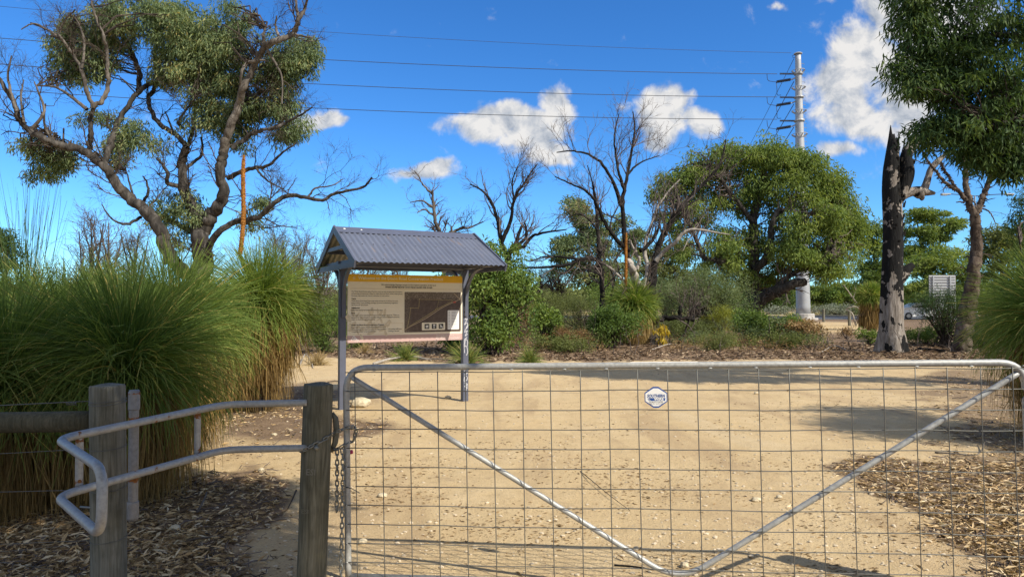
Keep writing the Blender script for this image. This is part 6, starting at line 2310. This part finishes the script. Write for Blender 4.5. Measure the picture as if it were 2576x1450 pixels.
def undergrowth(label, mat, n, seed, d0, d1, l, w, hmax, tlo=0, thi=1, px0=1230, px1=2080):
    rg = np.random.default_rng(seed)
    d = rg.uniform(d0, d1, n) ; px = rg.uniform(px0, px1, n)
    x = (px - 1288) / F * d
    ok = (fbm(x * .35 + seed, d * .35, seed, 3) > .44) & ~((px > 2010) & (d > 27)) & ~((px > 1560) & (px < 1690) & (d < 26))
    x, d = x[ok], d[ok]
    h = hmax * fbm(x * .5, d * .5, seed + 3, 3) * (.5 + .5 * rg.random(len(x)))
    lm = MB()
    clumps_to_leaves(lm, np.stack([x, d, h * .6], 1), .30, 34, l, w, -.15, flat_=.8, tlo=tlo, thi=thi)
    lm.v = [np.maximum(v, np.array([-1e9, -1e9, .01])) for v in lm.v]
    tag(lm.build('undergrowth', M[mat], None, kind='stuff'), label, 'undergrowth')


undergrowth('olive green low scrub filling in between the shrubs', 'olive_leaf', 900, 3, 21.5, 44, .13, .022, 1.2)
undergrowth('pale grey green wispy scrub among the shrubs', 'grey_leaf', 700, 5, 23, 48, .15, .022, 1.5)
undergrowth('dry straw and brown weeds among the shrubs', 'dry_leaf', 620, 8, 20.0, 40, .10, .018, .6, .3, 1)


def dead_stems():
    n = 420
    d = rng.uniform(20, 42, n); px = rng.uniform(640, 2600, n); x = (px - 1288) / F * d
    ok = ~((px > 2010) & (px < 2330) & (d > 27))
    x, d = x[ok], d[ok]; n = len(x)
    N = 6; t = np.linspace(0, 1, N)
    L = .4 + 1.1 * rng.random(n) ** 2
    P = np.stack([x, d, np.zeros(n)], 1)[:, None] + np.stack([rng.normal(size=n) * .35, rng.normal(size=n) * .3, np.ones(n)], 1)[:, None] * L[:, None, None] * t[None, :, None]
    P[:, 1:] += rng.normal(size=(n, N - 1, 3)) * .035
    RR = np.full((n, 1), .009) * np.linspace(1.2, .4, N)[None]
    mb = MB(); tubes(mb, P, RR, 4, rng.random(n))
    P2, R2 = grow(P, RR, n * 3, (.15, .6), (.4, 1.1), N=5, wig=.2, bias=(0, 0, .1), rfac=.6, minr=.004)
    tubes(mb, P2, R2, 3, rng.random(len(P2)))
    tag(mb.build('dead_stems', M['grey_twig'], None, kind='stuff'), 'thin dead stems standing through the scrub', 'dead stems')


dead_stems()

# tussocks
def tussock(label, px, pyb, wpx, hpx, mat='blade', n=420, D=None):
    D = D or dep(pyb); s = D / F
    g = at(px, 762, D)
    root = plant_root('grass_tussock', label, 'grass tussock', (g[0], D, float(gh(g[0], D))), 'grass tussocks')
    W, H = wpx * s / 2, hpx * s
    az = rng.random(n) * 6.283; e = R(20) + R(65) * rng.random(n)
    S = 5
    t = np.linspace(0, 1, S)
    L = math.hypot(W, H) * (.6 + .5 * rng.random(n))
    th = e[:, None] - t[None] ** 1.2 * (1.1 * np.cos(e))[:, None]
    ds = (L / (S - 1))[:, None]
    r = np.concatenate([np.zeros((n, 1)), np.cumsum(np.cos(th[:, 1:]) * ds, 1)], 1); z = np.concatenate([np.zeros((n, 1)), np.cumsum(np.sin(th[:, 1:]) * ds, 1)], 1)
    P = np.stack([r * np.cos(az)[:, None], r * np.sin(az)[:, None], np.maximum(z, .005)], -1) + rng.normal(size=(n, 1, 3)) * np.array([W * .15, W * .15, 0])
    mb = MB(); tubes(mb, P, np.full((n, 1), .006 * D / 20) * np.linspace(1, .3, S)[None], 3, np.clip(.25 + .7 * rng.random(n), 0, 1))
    mb.build('blades', M[mat], root, kind='stuff')


tussock('bright grass tussock in front of the litter under the notice board', 1018, 906, 66, 38)
tussock('wide grass tussock right behind the graffitied shelter post', 1176, 912, 96, 42)
tussock('dull grass tussock in front of the round dark bush at the track edge', 1332, 910, 50, 34, 'blade')
tussock('thin yellow tuft under the middle of the notice board', 918, 888, 20, 30, 'straw', 120)
tussock('dry straw tuft at the foot of the spiked grass tree', 720, 925, 60, 24, 'straw', 240)
tussock('straw coloured tuft beside the left shelter post', 800, 918, 80, 16, 'straw', 240)


# ------------------------------------------------------------------ shade tree behind the photographer
def shade_tree():
    base = np.array([-.6, -2.6, 0])
    root = thing('shade_tree', 'tree behind the camera whose crown shades the posts and the left foreground', 'tree', base)
    lim = []
    def L(pts, r0, r1):
        p = catmull(np.array(pts, float), 6); lim.append((p, np.linspace(r0, r1, len(p))))
    L([(-.6, -2.6, -.1), (-.65, -2.5, 1.5), (-.5, -2.2, 3.2)], .17, .12)
    L([(-.5, -2.2, 3.2), (-.2, -1.0, 4.0), (.2, .6, 4.4), (.5, 2.0, 4.5)], .10, .03)
    L([(-.5, -2.2, 3.0), (-1.2, -.8, 3.9), (-1.5, .8, 4.4), (-1.6, 2.2, 4.5)], .09, .03)
    L([(-.5, -2.2, 3.2), (.8, -1.6, 4.2), (1.6, -.6, 4.6), (1.9, .9, 4.5)], .08, .03)
    L([(-.5, -2.2, 3.2), (-1.6, -2.6, 4.3), (-2.5, -2.8, 4.8)], .08, .03)
    m = MB(); limb_mesh(m, lim); m.build('trunk', M['bark'], root, base, smooth=True)
    C = np.concatenate([ell_points(c, r, n, .1) for c, r, n in (((1.4, 2.1, 4.4), (.9, .7, .35), 44), ((.3, 2.7, 4.4), (.9, .7, .35), 40), ((1.95, 1.2, 4.3), (.65, .7, .4), 34), ((.95, 1.0, 4.3), (1.15, 1.1, .5), 46), ((-.5, 1.6, 4.4), (1.3, 1.3, .5), 64), ((-.6, 3.0, 4.3), (1.1, .9, .4), 36), ((-2.0, 2.2, 4.4), (1.3, 1.5, .5), 60), ((-.8, -.5, 4.4), (1.5, 1.0, .6), 40),
                                                                 ((-2.3, -2.6, 4.8), (1.2, 1.2, .7), 30), ((1.3, -.6, 4.7), (.8, .8, .5), 16))])
    lm = MB(); clumps_to_leaves(lm, C, .36, 150, .15, .042, .7); lm.build('crown', M['tuart_leaf'], root, base, kind='stuff')
    P, RR = connect(lim, C); tm = MB(); tubes(tm, P, RR, 4); tm.build('branches', M['twig'], root, base, kind='stuff')


shade_tree()


def right_tree():
    base = np.array([10.2, 4.4, 0])
    root = thing('gum_tree', 'gum standing out of frame at right that shades the right-hand grass tree', 'tree', base, group='trees')
    lim = []
    def L(pts, r0, r1):
        p = catmull(np.array(pts, float), 6); lim.append((p, np.linspace(r0, r1, len(p))))
    L([(10.2, 4.4, -.1), (10.1, 4.5, 2.0), (9.8, 4.8, 4.0)], .14, .08)
    L([(10.1, 4.5, 2.4), (9.2, 5.6, 3.6), (8.5, 6.7, 4.2)], .06, .02)
    L([(9.8, 4.8, 3.6), (10.6, 4.2, 4.6)], .05, .02)
    m = MB(); limb_mesh(m, lim); m.build('trunk', M['bark'], root, base, smooth=True)
    C = np.concatenate([ell_points(c, q, n, .1) for c, q, n in (((8.9, 5.2, 4.4), (1.1, 1.1, .6), 64), ((8.5, 6.7, 4.2), (.8, .55, .35), 22), ((10.6, 4.2, 4.9), (.9, .9, .6), 26))])
    lm = MB(); clumps_to_leaves(lm, C, .32, 90, .15, .036, .7); lm.build('crown', M['dark_leaf'], root, base, kind='stuff')
    P, RR = connect(lim, C); tm = MB(); tubes(tm, P, RR, 4); tm.build('branches', M['twig'], root, base, kind='stuff')


right_tree()


# ------------------------------------------------------------------ litter, pebbles, sticks, stones
def scatter_xy(n, kind):
    """ground points spread evenly over the picture"""
    px = rng.uniform(-120, 2700, n); py = 870 + (1480 - 870) * rng.random(n) ** kind
    d = EYE * F / (py - HOR) * 1.0
    return (px - 1288) / F * d, d


def leaf_litter():
    x, y = scatter_xy(190000, .9)
    ok = (litter(x, y) * (.55 + .9 * fbm(x * 1.4, y * 1.4, 91, 4)) + .22 * rng.normal(size=len(x)) > .72 + .20 * (x < 0)) & (y < 28)
    x, y = x[ok][:52000], y[ok][:52000]
    n = len(x)
    z = gh(x, y) + .004 + .022 * rng.random(n) ** 2
    a = rng.random(n) * 6.283
    d = np.stack([np.cos(a), np.sin(a), rng.normal(size=n) * .22], 1)
    l = .022 + .068 * rng.random(n) ** 1.1
    lm = MB(); leaves(lm, np.stack([x, y, z - .006], 1), d, l, l * (.15 + .15 * rng.random(n)), rng.random(n), .10)
    # keep most leaves face up
    o = lm.build('leaf_litter', M['litter_leaf'], None, kind='stuff')
    tag(o, 'dead brown gum leaves lying over the dirt', 'leaf litter')
    # broad litter under the shrubs, far side of the track
    n = 16000
    px = rng.uniform(600, 2700, n); py = rng.uniform(862, 925, n)
    y = EYE * F / (py - HOR); x = (px - 1288) / F * y
    ok = litter(x, y) + .2 * rng.normal(size=n) > .55
    x, y = x[ok], y[ok]; n = len(x)
    a = rng.random(n) * 6.283
    d = np.stack([np.cos(a), np.sin(a), .25 * rng.normal(size=n)], 1)
    l = .09 + .10 * rng.random(n)
    lm = MB(); leaves(lm, np.stack([x, y, .012 + .04 * rng.random(n)], 1), d, l, l * .30, rng.random(n), .12)
    tag(lm.build('leaf_litter', M['bush_litter'], None, kind='stuff'), 'dry leaf and bark litter under the shrubs beyond the sandy track', 'leaf litter')
    # stray leaves and bark crumbs on the open sand
    x, y = scatter_xy(42000, 1.0)
    ok = (litter(x, y) < .5) & (fbm(x * 1.1, y * 1.1, 71, 4) + .22 * rng.random(len(x)) > .66)
    x, y = x[ok], y[ok]
    n = len(x)
    a = rng.normal(size=n) * .5 + rng.integers(0, 2, n) * math.pi
    d = np.stack([np.cos(a), np.sin(a), rng.normal(size=n) * .06], 1)
    l = .008 + .040 * rng.random(n) ** 2.5
    lm = MB(); leaves(lm, np.stack([x, y, gh(x, y) + .004], 1), d, l, l * .25 + .001, rng.random(n) * .45, .08)
    tag(lm.build('bark_crumbs', M['litter_leaf'], None, kind='stuff'), 'specks of bark and leaf scattered over the open sand', 'debris')


leaf_litter()

# the biggest fallen leaves, one by one
lf = None
spots = []
while len(spots) < 220:
    x, y = scatter_xy(60, 1.0)
    y = np.minimum(y, 1e3)
    for xx, yy in zip(x, y):
        if 3.6 < yy < 6.3 and litter(xx, yy) > .60 and len(spots) < 220:
            spots.append((xx, yy))
leaf_vars = []
for k in range(6):
    mb = MB()
    L = .085 + .012 * k; w = .017 + .003 * (k % 3)
    t = np.linspace(0, 1, 6)
    wid = w * np.sin(np.pi * np.clip(t * .92 + .06, 0, 1)) ** .8 * .5
    bend = .02 * np.sin(t * 2.2 + k) + .012
    mid = np.stack([t * L - L / 2, .01 * np.sin(t * 3 + k), bend * .7], 1)
    up = np.stack([mid[:, 0], mid[:, 1] + wid, mid[:, 2] + wid * .5], 1); dn = np.stack([mid[:, 0], mid[:, 1] - wid, mid[:, 2] + wid * .5], 1)
    i = np.arange(5)
    mb.add(np.concatenate([up, mid, dn]), np.concatenate([np.stack([i, i + 1, i + 7, i + 6], 1), np.stack([i + 6, i + 7, i + 13, i + 12], 1)]), .45 + .5 * rng.random())
    leaf_vars.append(mb)
lo = [m.build('fallen_leaf', M['litter_leaf'], ground) for m in leaf_vars]
for k, (x, y) in enumerate(spots):
    o = lo[k] if k < 6 else clone(lo[k % 6], ground)
    o.location = (x, y, float(gh(x, y)) + .012 + .012 * random.random())
    o.rotation_euler = (random.uniform(-.5, .5), random.uniform(-.35, .35), random.uniform(0, 6.28))
    s = random.uniform(.5, .95); o.scale = (s, s, s)


def rock_mesh(seed, sub=2, rough=.25):
    import bmesh
    bm = bmesh.new(); bmesh.ops.create_icosphere(bm, subdivisions=sub, radius=1)
    v = np.array([q.co[:] for q in bm.verts]); f = [tuple(q.index for q in a.verts) for a in bm.faces]
    bm.free()
    n = fbm(v[:, 0] * 1.6 + seed * 3.1, v[:, 1] * 1.6 + v[:, 2] * 1.3, seed, 3) - .5
    n2 = fbm(v[:, 0] * 4 + seed, v[:, 2] * 4 + v[:, 1] * 3, seed + 5, 3) - .5
    return v * (1 + rough * 2.2 * n + rough * n2)[:, None], f


def pebbles():
    mb = MB()
    x, y = scatter_xy(9500, 1.15)
    ok = (fbm(x * .7, y * .7, 55, 3) + .5 * rng.random(len(x)) > .62) & (y < 20)
    x, y = x[ok], y[ok]
    vs = [rock_mesh(k, 1, .3) for k in range(5)]
    vs = [(v, np.array(f)) for v, f in vs]
    for k in range(5):
        sel = np.arange(len(x)) % 5 == k
        xx, yy = x[sel], y[sel]
        s = .003 + .012 * rng.random(len(xx)) ** 3.0
        v, f = vs[k]
        a = rng.random(len(xx)) * 6.28
        V = np.stack([(v[None, :, 0] * np.cos(a)[:, None] - v[None, :, 1] * np.sin(a)[:, None]) * 1.25, v[None, :, 0] * np.sin(a)[:, None] + v[None, :, 1] * np.cos(a)[:, None], np.repeat(v[None, :, 2], len(xx), 0) * .7], -1) * s[:, None, None]
        V += np.stack([xx, yy, gh(xx, yy) + s * .25], 1)[:, None]
        Fa = (f[None] + (np.arange(len(xx)) * len(v))[:, None, None]).reshape(-1, 3)
        mb.add(V.reshape(-1, 3), Fa, np.repeat(rng.random(len(xx)), len(v)))
    tag(mb.build('gravel', plain('pebble', (.50, .42, .30), .95, 0, .3, 9), None, kind='stuff'), 'small limestone pebbles strewn over the track', 'gravel')


pebbles()


def stone(label, px, py, wpx, hpx, seed, group='limestone rocks'):
    D = dep(py); s = D / F
    g = gp(px, py)
    v, f = rock_mesh(seed, 3, .22)
    v = v * np.array([wpx * s / 2, wpx * s / 2 * .8, hpx * s / 2]) * 1.05
    z = float(gh(g[0], g[1]))
    o = MB().add(v, f).build('rock', M['rock'], None, origin=(0, 0, 0), smooth=False)
    o.location = (g[0], g[1], z + hpx * s * .36)
    tag(o, label, 'rock', group)


stone('pale crumbly limestone rock beside the left shelter post', 906, 1023, 48, 26, 2)
stone('pair of small pale stones left of the graffitied shelter post', 1127, 1003, 16, 8, 3)
stone('small rounded stone on bare sand left of the latch post', 657, 1187, 16, 12, 4)
stone('flat pale stone on the sand behind the left part of the gate mesh', 962, 1250, 26, 12, 5)
stone('embedded pale stone under the bottom corner of the gate V brace', 1722, 1428, 22, 16, 6)
stone('pale stone left of the leaf pile on the right', 1902, 1255, 24, 12, 7)
stone('small stone just right of the maker plate, upper track', 1903, 990, 12, 6, 8)
stone('brown half buried stone at the foot of the gate stile', 912, 1370, 22, 16, 9)
stone('pale stone under the fourth mesh column right of the maker plate', 1960, 1248, 14, 8, 10)
stone('small pale stone near the barrier foot among the leaves', 440, 1330, 26, 16, 11)
stone('buff stone at the left of the sandy track below the grass tree skirt', 690, 1095, 14, 8, 12)


def stick(label, pts, r0, mat='twig', seed=0, group='fallen sticks', name='stick'):
    P = []
    for x, y, h in pts:
        g = gp(x, y); P.append((g[0], g[1], float(gh(g[0], g[1])) + r0 * .8 + h))
    P = catmull(np.array(P), 5)
    o_ = P[0].copy(); o_[2] = 0
    mb = MB().tube(P, np.linspace(r0, r0 * .5, len(P)), 7)
    tag(mb.build(name, M[mat], None, origin=o_, smooth=True), label, 'stick', group)


stick('long thin curved twig on the sand behind the gate mesh', [(1460, 1185, 0), (1485, 1212, .02), (1530, 1250, .02), (1585, 1285, 0)], .004)
stick('bleached fallen branch lying on the litter under the notice board', [(940, 917, 0), (985, 909, .05), (1040, 905, .06), (1085, 908, 0)], .035, 'white_limb', name='fallen_branch')
stick('grey fallen branch right of the bleached one, near the graffitied post', [(1050, 906, 0), (1100, 908, .04), (1140, 909, .02)], .028, 'pale_bark', name='fallen_branch')
stick('pale bent root like branch left of the shelter', [(752, 924, 0), (768, 905, .14), (782, 915, .04), (788, 926, 0)], .02, 'white_limb', name='fallen_branch')
stick('dark thin stick at the bottom of the gate near the V brace', [(1545, 1424, 0), (1600, 1428, 0), (1650, 1436, 0)], .006, 'burnt_bark')
stick('short grey stick standing in the litter by the left post', [(495, 1290, 0), (512, 1278, .05), (520, 1262, .06)], .010, 'pale_bark')
stick('thin stick lying in front of the left post', [(440, 1375, 0), (500, 1362, .01), (570, 1352, 0)], .008, 'pale_bark')
stick('forked twig on the sand left of the latch post', [(745, 1235, 0), (735, 1262, .01), (722, 1285, 0)], .007, 'twig')
stick('tangle of bleached sticks at the foot of the burnt forked tree', [(1640, 880, 0), (1690, 872, .10), (1740, 880, 0)], .02, 'white_limb', name='fallen_branch')
stick('dark charred log on the litter right of the burnt dead trunk', [(2310, 880, 0), (2350, 884, .02), (2400, 888, 0)], .05, 'burnt_bark', name='fallen_branch')
stick('pale curved stick left of the burnt dead trunk', [(2060, 890, 0), (2100, 878, .10), (2140, 886, 0)], .02, 'white_limb', name='fallen_branch')
stick('curled twig above the leaf pile at the right', [(2352, 1140, 0), (2400, 1146, .02), (2460, 1142, 0), (2480, 1120, .06)], .009, 'pale_bark')
stick('black charred stick at the lower left of the shelter', [(745, 1018, 0), (800, 1010, .02), (835, 1016, 0)], .012, 'burnt_bark')


def twiglets():
    x, y = scatter_xy(2600, .8)
    ok = (litter(x, y) + .3 * rng.random(len(x)) > .45) & (y < 26)
    x, y = x[ok], y[ok]
    n = len(x); a = rng.random(n) * 6.283
    L = .06 + .22 * rng.random(n) ** 2 * np.clip(y / 7, .6, 2.5)
    t = np.linspace(-.5, .5, 4)
    P = np.stack([x[:, None] + np.cos(a)[:, None] * L[:, None] * t, y[:, None] + np.sin(a)[:, None] * L[:, None] * t, np.zeros((n, 4))], -1)
    P[:, 1:3, :2] += rng.normal(size=(n, 2, 2)) * .08 * L[:, None, None]
    P[..., 2] = gh(P[..., 0], P[..., 1]) + .008 + .02 * rng.random((n, 4))
    mb = MB(); tubes(mb, P, np.repeat((.0018 + .004 * rng.random(n) ** 2 * np.clip(y / 7, .5, 2.5))[:, None], 4, 1), 4, rng.random(n))
    tag(mb.build('twig_litter', M['grey_twig'], None, kind='stuff'), 'broken grey twigs lying through the litter', 'debris')


twiglets()

# small bare branch over the far bollard
T = Tracer(46, ident, 91, .01)
T.add([(2155, 822), (2142, 786), (2128, 778), (2150, 770), (2170, 782)], 2.2, 1.0)
T.add([(2175, 790), (2150, 755), (2132, 730), (2122, 715)], 2.4, .9)
T.add([(2146, 750), (2152, 730), (2150, 722)], 1.4, .7)
rt = make_tree('dead_sapling', 'small leaning bleached bare sapling above the far bollards', at(2155, 762, 46) * np.array([1, 1, 0]), T, None, 'white_limb', 'grey_twig', [(14, (.3, .9), (.4, 1.0), (0, 0, .1), .5, .010, 5)], group='dead trees')

# ------------------------------------------------------------------ lettering becomes mesh, fitted to its measured width
bpy.context.view_layer.update()
dg = bpy.context.evaluated_depsgraph_get()
for o, width in _texts:
    me = bpy.data.meshes.new_from_object(o.evaluated_get(dg))
    n = bpy.data.objects.new(o.name, me)
    n.name = 'lettering'
    COL.objects.link(n)
    n.parent = o.parent; n.location = o.location; n.rotation_euler = o.rotation_euler
    xs = [v.co.x for v in me.vertices]
    w0 = max(xs) - min(xs)
    n.scale = (width / w0, 1, 1)
    bpy.data.objects.remove(o)
